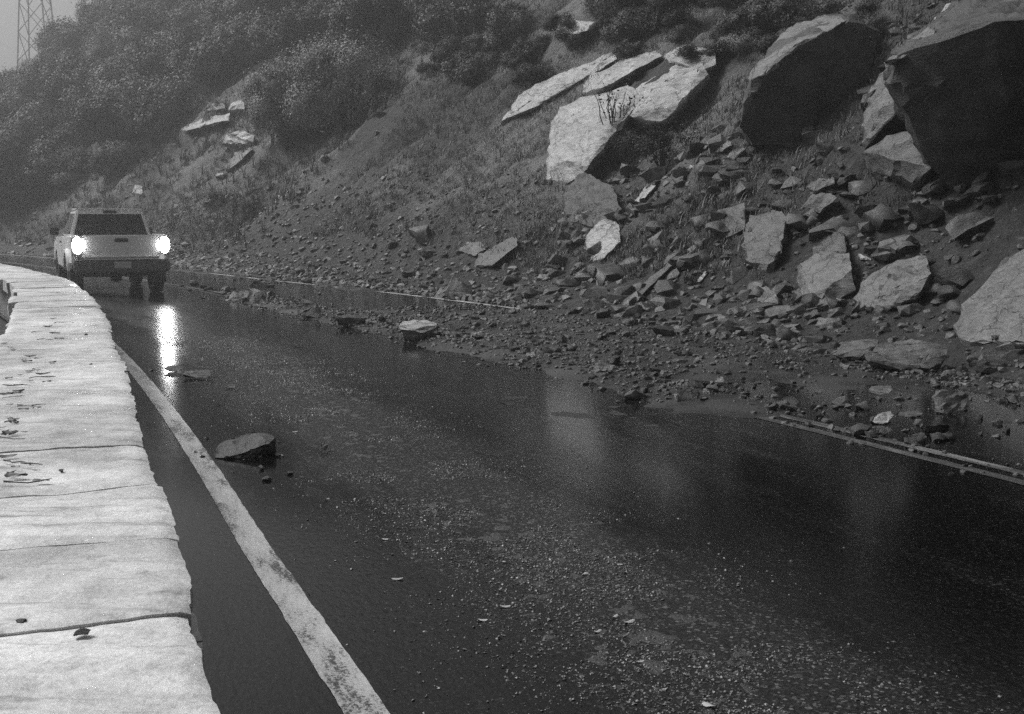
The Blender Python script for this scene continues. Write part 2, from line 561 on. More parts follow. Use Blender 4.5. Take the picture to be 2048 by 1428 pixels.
ms, mt = np.arange(-6, 46, 0.09), np.arange(-1.4, 4.1, 0.075)
MS, MT = np.meshgrid(ms, mt, indexing='ij')
MX, MY = road_xy(MS, MT)
MZ = mud_h(MS, MT)
i = np.arange(MS.size).reshape(MS.shape)
keep = np.maximum.reduce([MZ[:-1, :-1], MZ[1:, :-1], MZ[1:, 1:], MZ[:-1, 1:]]) > -0.004
mf = np.stack([i[:-1, :-1], i[:-1, 1:], i[1:, 1:], i[1:, :-1]], -1)[keep]
mv = np.stack([MX, MY, MZ], -1).reshape(-1, 3)
used, inv = np.unique(mf.ravel(), return_inverse=True)
mud_v, mud_f = mv[used], inv.reshape(-1, 4)
mud = link('mud', mesh_np('mud', mud_v, mud_f, M['mud'], True))
tag(mud, 'wet silt washed over the far lane', 'mud', kind='stuff')

# thin silt left between the wheel tracks of the near lane
def silt_h(s, t):
    c = -2.75 + 0.12 * np.sin(s * 0.7) - 0.45 * sstep(5, 1, s)
    band = np.exp(-((t - c) / 0.48) ** 2) * sstep(-0.5, 1.5, s) * (1 - sstep(12, 17, s))
    return 0.0050 * band - 0.0082 + 0.0012 * fbm2(s * 0.6, t, 0.5, 3, 51, 0.6) + 0.0058 * fbm2(s, t, 0.07, 2, 53, 0.8)


qs, qt = np.arange(0.2, 17, 0.03), np.arange(-4.0, -1.4, 0.024)
QS, QT = np.meshgrid(qs, qt, indexing='ij')
QX, QY = road_xy(QS, QT); QZ = silt_h(QS, QT)
i = np.arange(QS.size).reshape(QS.shape)
keep = np.maximum.reduce([QZ[:-1, :-1], QZ[1:, :-1], QZ[1:, 1:], QZ[:-1, 1:]]) > -0.0005
qf = np.stack([i[:-1, :-1], i[:-1, 1:], i[1:, 1:], i[1:, :-1]], -1)[keep]
used, inv = np.unique(qf.ravel(), return_inverse=True)
M['silt'] = m_mud('gritty_silt', 0.015, 0.07, 60.0, 0.4)
o = link('silt', mesh_np('silt', np.stack([QX, QY, QZ], -1).reshape(-1, 3)[used], inv.reshape(-1, 4), M['silt'], True))
tag(o, 'gritty silt streak down the middle of the near lane', 'silt', kind='stuff')

# one surface to drop things on: hillside, road and silt
_rv, _rf = [], []
for gx0 in (0,):
    S_, T_ = np.meshgrid(np.arange(-44, 160, 1.0), np.array([-4.9, -1, 3.45]), indexing='ij')
    x_, y_ = road_xy(S_, T_)
    _rv = np.stack([x_, y_, 0 * x_], -1).reshape(-1, 3)
    i = np.arange(S_.size).reshape(S_.shape)
    _rf = np.stack([i[:-1, :-1], i[:-1, 1:], i[1:, 1:], i[1:, :-1]], -1).reshape(-1, 4)
bv = np.concatenate([gv, _rv, mud_v])
bf = np.concatenate([gf, _rf + len(gv), mud_f + len(gv) + len(_rv)])
BVH = BVHTree.FromPolygons(bv.tolist(), bf.tolist())


def height(x, y):
    h = BVH.ray_cast(Vector((x, y, 200)), Vector((0, 0, -1)))
    return h[0].z if h[0] else 0.0


CP, SP = math.cos(PITCH), math.sin(PITCH)


def ray(px, py):
    a, b = (px - 1024) / F_PX, -(py - 714) / F_PX
    return Vector((a, CP + SP * b, -SP + CP * b))          # forward component 1 along the lens axis


ORG = Vector((0, 0, CAM_H))


def hit(px, py):
    d = ray(px, py)
    h = BVH.ray_cast(ORG, d.normalized())
    if h[0] is None: return None, None
    return h[0], (h[0] - ORG).length / d.length


def at(px, py, depth):
    return ORG + ray(px, py) * depth


# ------------------------------------------------------------------ stone guard wall
def fit_box(nx, ny, nz):
    bm = bmesh.new()
    bmesh.ops.create_cube(bm, size=1.0)
    return bm


def grid_block(nx, ny, nz):
    """a closed unit box (-.5 to .5) with nx x ny x nz quads on its sides"""
    idx, verts, faces = {}, [], []
    def vid(i, j, k):
        key = (i, j, k)
        if key not in idx:
            idx[key] = len(verts); verts.append((i / nx - .5, j / ny - .5, k / nz - .5))
        return idx[key]
    for i in range(nx):
        for j in range(ny):
            faces.append([vid(i, j, nz), vid(i + 1, j, nz), vid(i + 1, j + 1, nz), vid(i, j + 1, nz)])
            faces.append([vid(i, j, 0), vid(i, j + 1, 0), vid(i + 1, j + 1, 0), vid(i + 1, j, 0)])
    for i in range(nx):
        for k in range(nz):
            faces.append([vid(i, 0, k), vid(i + 1, 0, k), vid(i + 1, 0, k + 1), vid(i, 0, k + 1)])
            faces.append([vid(i, ny, k), vid(i, ny, k + 1), vid(i + 1, ny, k + 1), vid(i + 1, ny, k)])
    for j in range(ny):
        for k in range(nz):
            faces.append([vid(0, j, k), vid(0, j, k + 1), vid(0, j + 1, k + 1), vid(0, j + 1, k)])
            faces.append([vid(nx, j, k), vid(nx, j + 1, k), vid(nx, j + 1, k + 1), vid(nx, j, k + 1)])
    return np.array(verts), np.array(faces)


wall = empty('stone_wall', (*[float(c) for c in road_xy(6.0, w_in(6.0) - 0.42)], 0.0))
tag(wall, 'low pale stone guard wall with wet coping along the left road edge', 'wall')
wall_inv = Matrix.Translation(wall.location).inverted()


def wchild(name, verts, faces, mat, smooth=True, angle=0.7):
    v = np.asarray(verts) - np.array(wall.location)
    return link(name, mesh_np(name, v, faces, mat, smooth, None, angle), wall)


# core
ss = np.arange(-8, 62, 0.5)
tt = [-0.06, -0.06, -0.78, -0.78]
zz = [-0.1, W_TOP - 0.022, W_TOP - 0.022, -0.9]
cv = []
for s_ in ss:
    for t_, z_ in zip(tt, zz):
        x_, y_ = road_xy(s_, w_in(s_) + t_); cv.append((float(x_), float(y_), z_))
cf = [(a * 4 + b, a * 4 + b + 1, (a + 1) * 4 + b + 1, (a + 1) * 4 + b) for a in range(len(ss) - 1) for b in range(3)]
wchild('wall_core', cv, cf, M['mortar'], False)

joints = [-8.0]
while joints[-1] < -0.2: joints.append(joints[-1] + 0.95)
joints[-1] = -0.3
joints += [0.50, 1.42, 2.30, 3.05, 3.75, 4.6, 5.65]
while joints[-1] < 60: joints.append(joints[-1] + R.uniform(0.75, 1.25))
skew = [R.uniform(-0.07, 0.07) for _ in joints]
edge_bulge = [R.uniform(-0.02, 0.02) for _ in joints]
for k in range(len(joints) - 1):
    ja, jb = R.uniform(.003, .008), R.uniform(.003, .008)
    a, b = joints[k] + ja, joints[k + 1] - jb
    near = b > -0.5 and a < 14
    n = (30, 30, 5) if near else (8, 8, 2)
    v, f = grid_block(*n)
    dz = R.uniform(-0.005, 0.005); tl = R.uniform(-0.008, 0.008)
    s_ = a + (v[:, 0] + .5) * (b - a)
    sk0, sk1 = skew[k], skew[k + 1]
    s_ = s_ + (sk0 + (sk1 - sk0) * (v[:, 0] + .5)) * v[:, 1] + np.where(np.abs(v[:, 0]) > .49, 0.004 * fbm2(v[:, 1] * 3, v[:, 2] * 3, 0.3, 2, 200 + k), 0)
    o_in, o_out = edge_bulge[k], R.uniform(-0.06, 0.05)
    tin, tout = w_in(s_) + o_in, w_out(s_) + o_out
    t_ = tin + (v[:, 1] + .5) * (tout - tin)
    z_ = W_TOP - 0.085 + v[:, 2] * 0.17 + dz + tl * v[:, 0]
    # rounded arrises and a water-worn, hollowed surface
    ex = np.minimum(v[:, 0] + .5, .5 - v[:, 0]) * (b - a); ey = np.minimum(v[:, 1] + .5, .5 - v[:, 1]) * 0.86
    z_ = z_ - np.where(v[:, 2] > 0.3, 0.006 * np.exp(-(ex / 0.010)) + 0.012 * np.exp(-(ey / 0.016)), 0)
    z_ = z_ + np.where(v[:, 2] > 0.0, 0.0055 * fbm2(s_, t_, 0.30, 5, 61, 0.6) , 0)
    side = np.abs(v[:, 1]) > 0.49
    t_ = t_ + np.sign(-v[:, 1]) * (np.abs(v[:, 1]) * 2) ** 4 * (0.014 * np.round(2.5 * fbm2(s_, z_ * 2, 0.33, 3, 63, 0.5)) / 2.5 + 0.004 * fbm2(s_, z_ * 2, 0.10, 3, 64, 0.6))
    x_, y_ = road_xy(s_, t_)
    wchild('coping_stone', np.stack([x_, y_, z_], -1), f[:, ::-1], M['wall'], True, 1.0)
# two courses of facing stones on the road side
bs_v, bs_f = grid_block(5, 3, 4)
for course, (z0, z1) in enumerate(((-0.04, 0.21), (0.225, 0.43))):
    s_ = -2.0 + 0.2 * course
    while s_ < 30:
        L = R.uniform(0.35, 0.75)
        v = bs_v.copy()
        sv = s_ + 0.008 + (v[:, 0] + .5) * (L - 0.016)
        prot = R.uniform(0.0, 0.025)
        tv = w_in(sv) - 0.10 + (v[:, 1] + .5) * (0.10 + prot)
        zv = z0 + (v[:, 2] + .5) * (z1 - z0)
        tv = tv + np.where(v[:, 1] > 0.4, 0.02 * fbm2(sv, zv, 0.2, 3, 70), 0)
        x_, y_ = road_xy(sv, tv)
        wchild('facing_stone', np.stack([x_, y_, zv], -1), bs_f, M['wall'], True, 0.8)
        s_ += L


# ------------------------------------------------------------------ rocks
def hull_rock(pts, mat, seg=0.10, amp=0.05, seed=0, name='rock', angle=0.5, maxcuts=5, chips=9):
    bm = bmesh.new()
    for p in pts: bm.verts.new(p)
    r = bmesh.ops.convex_hull(bm, input=bm.verts[:])
    bad = [e for e in r['geom_interior'] if isinstance(e, bmesh.types.BMVert)]
    if bad: bmesh.ops.delete(bm, geom=bad, context='VERTS')
    loose = [v for v in bm.verts if not v.link_faces]
    if loose: bmesh.ops.delete(bm, geom=loose, context='VERTS')
    rc_ = random.Random(seed * 7 + 1)
    V0 = np.array([v.co[:] for v in bm.verts]); ext = np.ptp(V0, axis=0).max()
    for _ in range(chips if maxcuts > 2 else 0):                     # knock corners off along flat fractures
        nn = Vector((rc_.gauss(0, 1), rc_.gauss(0, 1), rc_.gauss(0, 1))).normalized()
        sup = max(v.co.dot(nn) for v in bm.verts)
        bmesh.ops.bisect_plane(bm, geom=bm.verts[:] + bm.edges[:] + bm.faces[:], plane_co=nn * (sup - ext * rc_.uniform(.008, .036)), plane_no=nn, clear_outer=True)
        keep_ = [v.co.copy() for v in bm.verts]
        bm.clear()
        for c_ in keep_: bm.verts.new(c_)
        r = bmesh.ops.convex_hull(bm, input=bm.verts[:])
        bad = [v for v in bm.verts if not v.link_faces]
        if bad: bmesh.ops.delete(bm, geom=bad, context='VERTS')
    bmesh.ops.triangulate(bm, faces=bm.faces[:])
    for _ in range(maxcuts):
        long_e = [e for e in bm.edges if e.calc_length() > seg * 1.7]
        if not long_e or len(bm.faces) > 9000: break
        bmesh.ops.subdivide_edges(bm, edges=long_e, cuts=1, use_grid_fill=False)
        bmesh.ops.triangulate(bm, faces=[f for f in bm.faces if len(f.verts) > 3])
    bm.normal_update()
    co = np.array([v.co for v in bm.verts]); no = np.array([v.normal for v in bm.verts])
    size = np.ptp(co, axis=0).max()
    off = seed * 3.71
    amp = min(max(amp * 0.6, 0.014 * size), max(0.05, amp)) if maxcuts > 2 else amp
    bed = co @ np.array([0.45, 0.25, 0.86]) / (0.10 * size) + 0.8 * fbm(co / (size * 0.5) + off, 3, seed + 9)
    ledge = np.abs((bed % 1.0) - 0.5) * 2
    d = amp * (1.1 * fbm(co / (size * 0.30) + off, 4, seed, 0.55) + 0.7 * np.abs(fbm(co * np.array([1, 1, 2.2]) / (size * 0.10) + off, 3, seed + 5)) + (0.9 * ledge ** 3 if maxcuts > 2 else 0) - 0.4)
    co = co + no * d[:, None] + (0.5 * amp * np.stack([fbm(co / (size * 0.14) + off + q, 3, seed + 20 + q) for q in range(3)], -1) if maxcuts > 2 else 0)
    for v, c in zip(bm.verts, co): v.co = c
    return mesh_bm(name, bm, mat, True, angle)


def place_rock(name, me, label, cat, group=None):
    """give the mesh an origin at its base centre"""
    n = len(me.vertices)
    co = np.empty(n * 3); me.vertices.foreach_get('co', co); co = co.reshape(-1, 3)
    base = np.array([co[:, 0].mean(), co[:, 1].mean(), co[:, 2].min()])
    me.vertices.foreach_set('co', (co - base).ravel()); me.update()
    o = link(name, me); o.location = base
    return tag(o, label, cat, group)


seedc = [100]


def slope_rock(name, pts, label, mat='pale_rock', back=0.6, cat='rock', seg=0.09, amp=0.05, group=None):
    """pts: (px, py, lift): the point of the hillside seen at the pixel, moved lift metres towards the viewer"""
    P = []
    for px, py, lift in pts:
        p, dep = hit(px, py)
        if p is None: continue
        d = ray(px, py)
        P.append(p - d.normalized() * lift)
        P.append(p + d.normalized() * 0.25 - Vector((0, 0, back)))
    seedc[0] += 1
    me = hull_rock(P, M[mat], seg, amp, seedc[0], name)
    return place_rock(name, me, label, cat, group)


def hill_block(name, front, rear, label, mat='pale_rock', cat='rock', seg=0.09, amp=0.05):
    """front / rear: (px, py, lift) outlines in depth order; nothing is added below"""
    P = []
    for px, py, lift in front + rear:
        p, dep = hit(px, py)
        if p is None: continue
        P.append(p - ray(px, py).normalized() * lift)
    seedc[0] += 1
    me = hull_rock(P, M[mat], seg, amp, seedc[0], name)
    return place_rock(name, me, label, cat)


def road_rock(name, base, pts, label, mat='rock', cat='rock', seg=0.05, amp=0.02, deep=None, group=None):
    """base: pixel where it stands; pts: (px, py, d) with d metres behind the base point"""
    p, dep = hit(*base)
    P = [at(px, py, dep + d) for px, py, d in pts]
    for v in P: v.z = max(v.z, p.z - 0.05)
    seedc[0] += 1
    me = hull_rock(P, M[mat], seg, amp, seedc[0], name)
    return place_rock(name, me, label, cat, group)


# --- the outcrops of the slope
slope_rock('rock_slab', [(1005, 240, .25), (1040, 195, .4), (1085, 160, .5), (1160, 138, .5), (1228, 103, .3), (1236, 115, .4), (1150, 163, .75), (1078, 208, .6)],
           'long thin pale slab tapering downhill, highest of the bright outcrops', back=0.3)
slope_rock('outcrop', [(1087, 360, .3), (1098, 265, .8), (1120, 213, .8), (1165, 193, .7), (1255, 172, .5), (1292, 186, .9), (1225, 240, 1.1), (1178, 258, 1.2), (1168, 340, .8), (1140, 345, .6)],
           'large bright granite outcrop with blunt lower end in the middle of the slope', back=0.4, amp=0.06)
slope_rock('rock_slab', [(1163, 188, .3), (1178, 153, .4), (1245, 128, .5), (1312, 97, .4), (1335, 104, .6), (1262, 146, .8), (1180, 188, .7)],
           'narrow pale slab lying along the top of the large bright outcrop', back=0.3)
slope_rock('rock_slab', [(1222, 212, .5), (1290, 158, .6), (1372, 118, .5), (1405, 122, .6), (1418, 150, .8), (1372, 195, 1.1), (1332, 238, 1.1), (1290, 243, 1.0), (1258, 230, .9)],
           'broad smooth pale slab right of the large bright outcrop', back=0.4)
slope_rock('outcrop', [(1318, 112, .3), (1378, 90, .3), (1425, 92, .3), (1434, 128, .6), (1402, 145, .7), (1350, 120, .6)],
           'pale rock cap just above the broad smooth slab', back=0.3)
slope_rock('outcrop', [(1432, 105, .2), (1440, 70, .3), (1470, 68, .2), (1476, 78, .3), (1440, 108, .4)],
           'small pale rock point right of the rock cap', back=0.2)
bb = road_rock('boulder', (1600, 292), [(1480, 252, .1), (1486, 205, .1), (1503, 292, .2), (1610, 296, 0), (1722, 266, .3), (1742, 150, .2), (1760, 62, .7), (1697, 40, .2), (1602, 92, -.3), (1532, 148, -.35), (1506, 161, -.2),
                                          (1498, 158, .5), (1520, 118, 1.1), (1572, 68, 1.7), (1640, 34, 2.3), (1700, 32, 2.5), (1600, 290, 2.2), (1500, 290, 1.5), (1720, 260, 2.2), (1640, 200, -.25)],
               'huge dark-faced boulder with its lit sloping top edge coloured paler', 'dark_rock', seg=0.10, amp=0.06)  # the dark rock colour also carries the shade on the boulder's face
bt = road_rock('lit_pale_top', (1600, 292), [(1603, 93, -.36), (1532, 149, -.42), (1505, 162, -.26), (1497, 156, .5), (1519, 115, 1.1), (1571, 64, 1.7), (1640, 29, 2.3), (1690, 33, 1.5), (1690, 42, .3), (1600, 100, .4), (1540, 145, .4)],
               None, 'mid_rock', cat=None, seg=0.08, amp=0.02)  # pale stone plus the light falling on the top, put into the colour
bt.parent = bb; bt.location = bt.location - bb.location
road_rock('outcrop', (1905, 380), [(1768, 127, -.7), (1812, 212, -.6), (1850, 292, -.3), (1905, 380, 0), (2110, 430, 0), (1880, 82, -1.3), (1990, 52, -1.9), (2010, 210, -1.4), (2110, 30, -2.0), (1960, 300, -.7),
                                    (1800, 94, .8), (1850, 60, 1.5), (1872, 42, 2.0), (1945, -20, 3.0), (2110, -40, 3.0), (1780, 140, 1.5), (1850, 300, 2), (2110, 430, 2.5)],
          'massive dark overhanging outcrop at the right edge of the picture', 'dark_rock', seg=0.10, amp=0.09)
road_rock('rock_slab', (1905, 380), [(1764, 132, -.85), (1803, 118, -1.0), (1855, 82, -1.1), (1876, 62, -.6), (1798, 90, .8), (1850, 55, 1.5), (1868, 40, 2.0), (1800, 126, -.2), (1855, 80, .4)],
          'lit upper left edge of the dark overhang, added as a thin paler strip', 'mid_rock', seg=0.07, amp=0.02)  # the overhang's lit top plane, laid on as a separate paler hull
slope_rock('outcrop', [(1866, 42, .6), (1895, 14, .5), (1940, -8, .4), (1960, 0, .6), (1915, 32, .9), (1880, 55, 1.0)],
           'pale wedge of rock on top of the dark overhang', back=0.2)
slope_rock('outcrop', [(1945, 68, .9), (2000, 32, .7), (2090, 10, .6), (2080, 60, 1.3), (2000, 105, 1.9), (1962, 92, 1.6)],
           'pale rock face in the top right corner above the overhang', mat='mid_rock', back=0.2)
slope_rock('boulder', [(1730, 245, .9), (1737, 185, 1.0), (1767, 142, 1.0), (1804, 206, 1.9), (1770, 216, 1.6), (1735, 285, .7)],
           'pale angular rock facet wedged left under the dark overhang', mat='mid_rock', back=0.1, seg=0.07)
slope_rock('boulder', [(1726, 305, .7), (1765, 282, .7), (1810, 262, .9), (1842, 268, 1.2), (1864, 335, 1.0), (1836, 366, .5), (1742, 342, .4)],
           'pale fractured boulder under the belly of the dark overhang', mat='rock', back=0.2, seg=0.07)
slope_rock('rock_slab', [(1911, 652, .15), (1924, 610, .3), (1985, 555, .4), (2048, 503, .4), (2110, 465, .4), (2110, 660, .45), (2055, 698, .25), (1965, 692, .2), (1930, 678, .15)],
           'large pale ribbed slab at the right edge above the road', mat='mid_rock', back=0.2, amp=0.07)
slope_rock('boulder', [(1594, 562, .2), (1602, 530, .35), (1640, 504, .35), (1697, 508, .4), (1706, 535, .5), (1655, 574, .55), (1613, 592, .4), (1706, 590, .15), (1640, 606, .15)],
           'rounded pale boulder lying on the lower slope with a dark underside', mat='mid_rock', back=0.1, seg=0.06, amp=0.03)
slope_rock('boulder', [(1624, 512, .15), (1640, 458, .3), (1682, 456, .3), (1694, 508, .3)],
           'grey block standing just above the rounded pale boulder', mat='rock', back=0.2, seg=0.06)
slope_rock('boulder', [(1704, 598, .15), (1732, 560, .3), (1790, 530, .4), (1850, 508, .4), (1864, 550, .35), (1832, 592, .3), (1772, 612, .2), (1728, 618, .12)],
           'broad pale boulder with cracked face next to the rounded boulder', mat='mid_rock', back=0.2, seg=0.06, amp=0.05)
slope_rock('boulder', [(1174, 490, .2), (1176, 468, .35), (1214, 431, .35), (1238, 445, .35), (1241, 482, .35), (1206, 516, .3), (1191, 527, .2)],
           'bright diamond shaped boulder alone on the dark slope', back=0.2, seg=0.06, amp=0.03)
slope_rock('boulder', [(1484, 450, .3), (1500, 425, .4), (1540, 412, .4), (1566, 430, .5), (1568, 500, .35), (1540, 545, .15), (1490, 520, .3)],
           'tall lumpy grey boulder above the roadside toe', mat='rock', back=0.2, seg=0.07, amp=0.07)
slope_rock('boulder', [(1424, 440, .2), (1440, 412, .3), (1486, 408, .3), (1492, 455, .3), (1455, 475, .2)],
           'weathered grey boulder left of the tall lumpy one', mat='rock', back=0.2, seg=0.06)
slope_rock('boulder', [(1402, 305, .15), (1412, 282, .3), (1435, 274, .3), (1472, 285, .25), (1446, 300, .3)],
           'pale rounded stone below the huge dark-faced boulder', mat='mid_rock', back=0.15, seg=0.06)
slope_rock('boulder', [(1445, 328, .1), (1460, 306, .25), (1486, 293, .2), (1490, 300, .25), (1462, 326, .2)],
           'pale flat sliver of rock below the huge dark-faced boulder', mat='mid_rock', back=0.1, seg=0.06)
slope_rock('boulder', [(1378, 338, .1), (1384, 326, .2), (1408, 326, .2), (1414, 338, .15), (1396, 348, .1)],
           'small pale cobble perched mid slope', back=0.1, seg=0.05)
slope_rock('boulder', [(1604, 412, .15), (1622, 388, .3), (1662, 384, .3), (1678, 402, .3), (1640, 422, .3)],
           'grey flat-topped rock on the dark rubble slope', mat='rock', back=0.15, seg=0.06)
slope_rock('boulder', [(1610, 372, .1), (1635, 355, .3), (1668, 350, .3), (1672, 366, .3), (1630, 382, .3)],
           'grey ledge stone above the flat-topped rock', mat='rock', back=0.15, seg=0.06)
slope_rock('boulder', [(1513, 610, .1), (1518, 578, .2), (1545, 572, .2), (1558, 608, .15)],
           'pale square block low on the slope', mat='mid_rock', back=0.1, seg=0.05)
slope_rock('rock_slab', [(1252, 612, .06), (1290, 566, .12), (1335, 528, .15), (1344, 532, .15), (1300, 572, .15), (1258, 612, .08)],
           'long thin pale sliver of rock pointing down the slope', mat='rock', back=0.05, seg=0.05, amp=0.015)
slope_rock('rock_slab', [(1268, 402, .1), (1288, 374, .2), (1308, 364, .2), (1312, 372, .2), (1282, 404, .15)],
           'pale leaning slab below the large bright outcrop', back=0.1, seg=0.05, amp=0.02)
slope_rock('rock_slab', [(1394, 562, .06), (1412, 540, .1), (1418, 542, .1), (1400, 564, .08)],
           'small bright splinter left of the tall lumpy boulder', back=0.05, seg=0.04, amp=0.01)
slope_rock('boulder', [(1130, 440, .2), (1128, 375, .5), (1170, 345, .6), (1220, 370, .7), (1245, 420, .5), (1190, 450, .2)],
           'dark block below the blunt end of the bright outcrop', mat='dark_rock', back=0.2, amp=0.08)  # dark rock material over the whole block
slope_rock('boulder', [(945, 535, .1), (955, 515, .2), (1000, 485, .3), (1032, 470, .25), (1035, 490, .3), (985, 530, .25)],
           'smooth grey rock lying on the mid slope left of the dark scree', mat='rock', back=0.1, seg=0.06, amp=0.03)
slope_rock('boulder', [(916, 500, .1), (930, 488, .3), (962, 484, .3), (978, 496, .2), (950, 512, .2)],
           'arched grey rock half buried in the slope', mat='rock', back=0.1, seg=0.05, amp=0.03)
slope_rock('outcrop', [(1118, 68, .3), (1128, 48, .6), (1150, 38, .6), (1192, 45, .5), (1186, 58, .7), (1150, 68, .6)],
           'pale stubby rock near the top of the slope', back=0.2, seg=0.08)
slope_rock('rock_slab', [(1296, 52, .2), (1315, 28, .4), (1338, 14, .4), (1342, 20, .5), (1310, 50, .5)],
           'small pale slab at the top of the slope', back=0.2, seg=0.08)
slope_rock('rock_slab', [(1240, 82, .2), (1258, 66, .4), (1278, 56, .4), (1276, 64, .5), (1250, 84, .4)],
           'small pale slab between the stubby rock and the bright outcrop', back=0.2, seg=0.08)
slope_rock('rock_slab', [(352, 258, .3), (400, 246, .8), (440, 228, 1.0), (462, 226, 1.0), (458, 240, 1.3), (420, 250, 1.3), (372, 262, 1.0)],
           'long pale ledge on the far slope left of the round bush', mat='pale_rock', back=0.2, seg=0.2, amp=0.1)
slope_rock('outcrop', [(442, 286, .4), (452, 268, .8), (485, 262, .8), (508, 272, .8), (505, 288, .6)],
           'pale rocks on the far slope beneath the round bush', mat='pale_rock', back=0.3, seg=0.2, amp=0.1)
slope_rock('outcrop', [(458, 220, .4), (462, 204, .8), (486, 200, .8), (492, 216, .6)],
           'pale knob of rock left of the round bush', mat='pale_rock', back=0.3, seg=0.2, amp=0.1)
slope_rock('outcrop', [(415, 222, .4), (425, 210, .7), (452, 206, .7), (450, 216, .7)],
           'grey ledge beside the pale knob on the far slope', mat='rock', back=0.3, seg=0.2, amp=0.1)
slope_rock('rock_slab', [(445, 335, .3), (470, 305, .6), (500, 290, .6), (505, 298, .7), (460, 338, .6)],
           'grey strip of rock under the round bush', mat='rock', back=0.2, seg=0.15, amp=0.08)
slope_rock('outcrop', [(262, 385, .3), (270, 368, .6), (284, 372, .6), (286, 390, .4)],
           'small pale rock on the slope just above the pickup', mat='pale_rock', back=0.2, seg=0.15, amp=0.06)
slope_rock('boulder', [(1745, 520, .05), (1722, 518, .12), (1716, 508, .12), (1732, 512, .12)],
           'bright little stone lodged between the two pale boulders', back=0.05, seg=0.04, amp=0.01)

# --- slabs and blocks at the foot of the slope and on the road
road_rock('rock_slab', (1700, 722), [(1668, 712, .0), (1690, 684, .25), (1760, 679, .35), (1752, 692, .1), (1726, 714, -.05), (1680, 722, .1), (1735, 722, .1)],
          'pale flat slab left of a broader slab at the road edge', 'mid_rock', amp=0.025)
road_rock('rock_slab', (1800, 742), [(1727, 714, -.05), (1760, 688, .3), (1830, 681, .45), (1897, 694, .3), (1893, 716, .05), (1850, 736, -.1), (1780, 737, -.1), (1740, 740, .15), (1880, 742, .2)],
          'broad pale slab lying at the road edge under the ribbed slab', 'mid_rock', amp=0.03)
road_rock('boulder', (1985, 745), [(1955, 745, 0), (1958, 715, .05), (2000, 700, .3), (2075, 705, .3), (2080, 745, 0), (2010, 745, .5)],
          'low grey block at the right edge of the road toe', 'rock', amp=0.03)
road_rock('boulder', (910, 594), [(868, 594, .15), (882, 572, .15), (908, 547, .25), (914, 549, .25), (944, 582, .2), (938, 597, 0), (884, 597, 0), (905, 575, .7), (940, 590, .7)],
          'dark pyramid shaped rock with pale ridge beside the white line', 'mid_rock', amp=0.025)
road_rock('boulder', (835, 680), [(797, 650, .0), (802, 641, .42), (850, 639, .5), (873, 645, .3), (874, 652, .1), (845, 662, -.08), (800, 658, -.08), (806, 676, .05), (828, 683, .03), (860, 676, .15), (866, 665, .3), (815, 670, .4)],
          'flat-topped pale rock with dark underside on the centre line', 'pale_rock', amp=0.02)
road_rock('rock_slab', (700, 652), [(669, 634, 0), (674, 630, .25), (732, 629, .3), (736, 636, 0), (733, 648, .02), (700, 654, 0), (678, 648, .05), (700, 648, .4)],
          'dark flat slab on the road left of the flat-topped rock', 'dark_rock', amp=0.02)
road_rock('boulder', (620, 636), [(602, 632, 0), (606, 616, .1), (632, 609, .15), (642, 620, .1), (640, 636, 0), (622, 630, .4)],
          'dark rough rock on the centre line nearer the pickup', 'dark_rock', amp=0.03)
road_rock('boulder', (515, 606), [(496, 606, .1), (512, 585, .1), (530, 580, .15), (536, 590, .1), (534, 607, 0), (505, 608, 0), (520, 598, .5)],
          'dark wedge rock right of the pickup with a paler rock behind it', 'dark_rock', amp=0.03)
road_rock('boulder', (475, 600), [(446, 601, .1), (468, 584, .2), (494, 578, .3), (500, 586, .2), (492, 602, 0), (470, 596, .5)],
          'pale wedge rock right of the pickup', 'rock', amp=0.03)
road_rock('boulder', (520, 574), [(498, 574, .1), (508, 560, .1), (538, 555, .2), (550, 562, .1), (548, 575, 0), (525, 566, .5)],
          'dark rock on the verge behind the two wedge rocks', 'dark_rock', amp=0.03)
road_rock('boulder', (645, 578), [(625, 576, .0), (632, 566, .1), (660, 564, .2), (670, 574, 0), (650, 580, -.05), (650, 570, .4)],
          'dark low rock lying across the far white line', 'dark_rock', amp=0.02)
road_rock('rock_slab', (398, 758), [(364, 748, 0), (370, 742, .25), (420, 739, .3), (426, 744, .1), (422, 753, 0), (398, 757, -.05), (368, 757, 0)],
          'flat dark slab lying in the near lane beside the light streak', 'dark_rock', amp=0.012, seg=0.04)
road_rock('boulder', (344, 743), [(326, 738, 0), (335, 732, .1), (358, 730, .15), (364, 738, 0), (350, 744, -.03)],
          'small dark stone cutting the tail light streak', 'dark_rock', amp=0.01, seg=0.04)
road_rock('boulder', (462, 778), [(452, 774, 0), (456, 769, .1), (470, 769, .1), (472, 775, 0), (462, 779, -.02)],
          'small dark stone below the flat dark slab', 'dark_rock', amp=0.01, seg=0.03)
road_rock('boulder', (480, 914), [(428, 906, .0), (436, 890, .12), (478, 874, .2), (508, 863, .2), (530, 868, .2), (548, 876, .1), (538, 888, .0), (498, 898, -.05), (430, 916, -.08), (505, 916, -.05), (545, 895, .1), (550, 908, .05), (545, 906, .2), (432, 912, .15)],
          'largest rock in the near lane with sloping grey top', 'dark_rock', amp=0.015, seg=0.03)
road_rock('boulder', (650, 905), [(640, 900, 0), (643, 886, .06), (652, 880, .08), (660, 888, .05), (661, 904, 0), (648, 907, -.02)],
          'fist sized dark stone in the middle of the near lane', 'dark_rock', amp=0.01, seg=0.025)
road_rock('rock_slab', (1328, 672), [(1302, 655, 0), (1310, 650, .2), (1345, 652, .2), (1350, 662, 0), (1340, 672, 0), (1312, 670, .05)],
          'dark flat stone at the slope toe right of the far white line', 'dark_rock', amp=0.012, seg=0.03)
